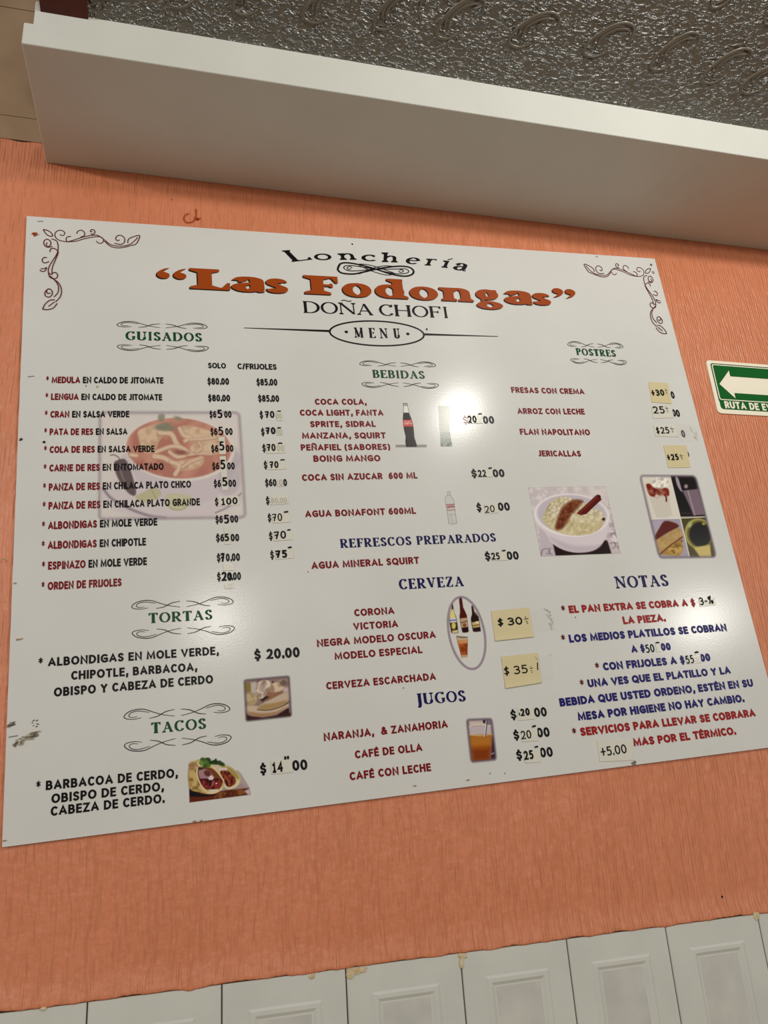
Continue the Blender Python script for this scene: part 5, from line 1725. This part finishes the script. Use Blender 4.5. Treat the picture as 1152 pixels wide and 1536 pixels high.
for (x_, y_, rx, ry, rt, c_) in ((360, 215, 60, 55, 0, (82, 112, 52)), (330, 190, 40, 35, 20, (60, 88, 42)), (395, 260, 50, 36, 10, (70, 100, 44)), (410, 185, 40, 26, 30, (40, 62, 34)), (310, 235, 34, 34, 0, (96, 124, 66)), (360, 280, 34, 24, 0, (54, 80, 36)),
                                 (510, 225, 60, 34, 10, (36, 58, 32)), (590, 245, 60, 30, 20, (40, 62, 34)), (515, 200, 18, 30, 0, (30, 50, 28)), (450, 230, 40, 24, 20, (34, 54, 30)), (570, 215, 22, 18, 0, (44, 64, 40))):
    lay(p.ell(x_, y_, rx, ry, c_, 7, rt))
p.a = acc
p.build('tacos_picture')

# ------------------------------------------------------------------ crumpled clear tape beside two notes
def make_tape():
    mt = bpy.data.materials.new('clear_tape')
    mt.use_nodes = True
    nt, N, L, b = nodes_of(mt)
    b.inputs['Base Color'].default_value = (.86, .85, .8, 1)
    b.inputs['Roughness'].default_value = .12
    tc = N.new('ShaderNodeTexCoord')
    nz = N.new('ShaderNodeTexNoise')
    nz.inputs['Scale'].default_value = 40
    L.new(tc.outputs['Object'], nz.inputs['Vector'])
    bp = N.new('ShaderNodeBump')
    bp.inputs['Strength'].default_value = .5
    bp.inputs['Distance'].default_value = .001
    L.new(nz.outputs['Fac'], bp.inputs['Height'])
    L.new(bp.outputs[0], b.inputs['Normal'])
    tr = N.new('ShaderNodeBsdfTransparent')
    ms = N.new('ShaderNodeMixShader')
    ms.inputs[0].default_value = .06
    L.new(tr.outputs[0], ms.inputs[1])
    L.new(b.outputs[0], ms.inputs[2])
    L.new(ms.outputs[0], N['Material Output'].inputs['Surface'])
    return mt


M_TAPE = make_tape()
M_TAPE_EDGE = mat('crumpled_tape_edge', (.7, .69, .64), .15, .8)


def tape(quad, crumple, label, seed):
    q = [at(*p_) for p_ in quad]
    cx, cy = sum(p_[0] for p_ in q) / 4, sum(p_[1] for p_ in q) / 4
    t = thing('clear_tape', label, 'tape', BOARD_M @ Matrix.Translation((cx, cy, 0)))
    slab_pts = [(p_[0] - cx, p_[1] - cy) for p_ in (q[3], q[2], q[1], q[0])]
    slab('film', slab_pts, .0017, .0019, M_TAPE, t)
    r = random.Random(seed)
    V, F = [], []
    for (xa, ya, xb, yb, w_) in crumple:
        a, b_ = np.array(at(xa, ya)), np.array(at(xb, yb))
        n = 6
        d = b_ - a
        nn = np.array([-d[1], d[0]]) / (np.hypot(*d) + 1e-9)
        base = len(V)
        for i in range(n + 1):
            c_ = a + d * i / n + nn * r.uniform(-1, 1) * w_ * .6
            s_ = w_ * (1 - abs(2 * i / n - 1) * .8)
            for off, z_ in ((-s_, .0018), (0, .0018 + .0022 * r.random()), (s_, .0018)):
                V.append((c_[0] + nn[0] * off - cx, c_[1] + nn[1] * off - cy, z_))
        for i in range(n):
            for k_ in range(2):
                F.append((base + i * 3 + k_, base + i * 3 + k_ + 1, base + (i + 1) * 3 + k_ + 1, base + (i + 1) * 3 + k_))
    if V:
        mesh_obj('wrinkle', V, F, M_TAPE_EDGE, t)
    return t


tape([(795, 914), (826, 911), (832, 944), (801, 948)], [(815, 912.5, 826, 918, .0012), (823, 916, 829, 928, .0016), (827, 924, 829, 936, .0014), (826, 934, 827.4, 945, .0012), (819, 920, 826, 930, .0006), (822, 934, 827, 938, .0006)], 'crumpled clear tape end right of the yellow $30 note', 1)
tape([(806, 984), (828, 980), (832, 1016), (812, 1020)], [(802, 985, 807, 990, .0012), (824, 981, 826, 983, .0006)], 'flat clear tape right of the yellow $35 note', 2)
tape([(1012, 636), (1042, 637), (1050, 662), (1017, 662)], [(1034, 640, 1039, 650, .0006), (1040, 654, 1046, 660, .0012), (1043, 648, 1045, 656, .0008)], 'clear tape with a crumpled corner right of the flan price', 3)
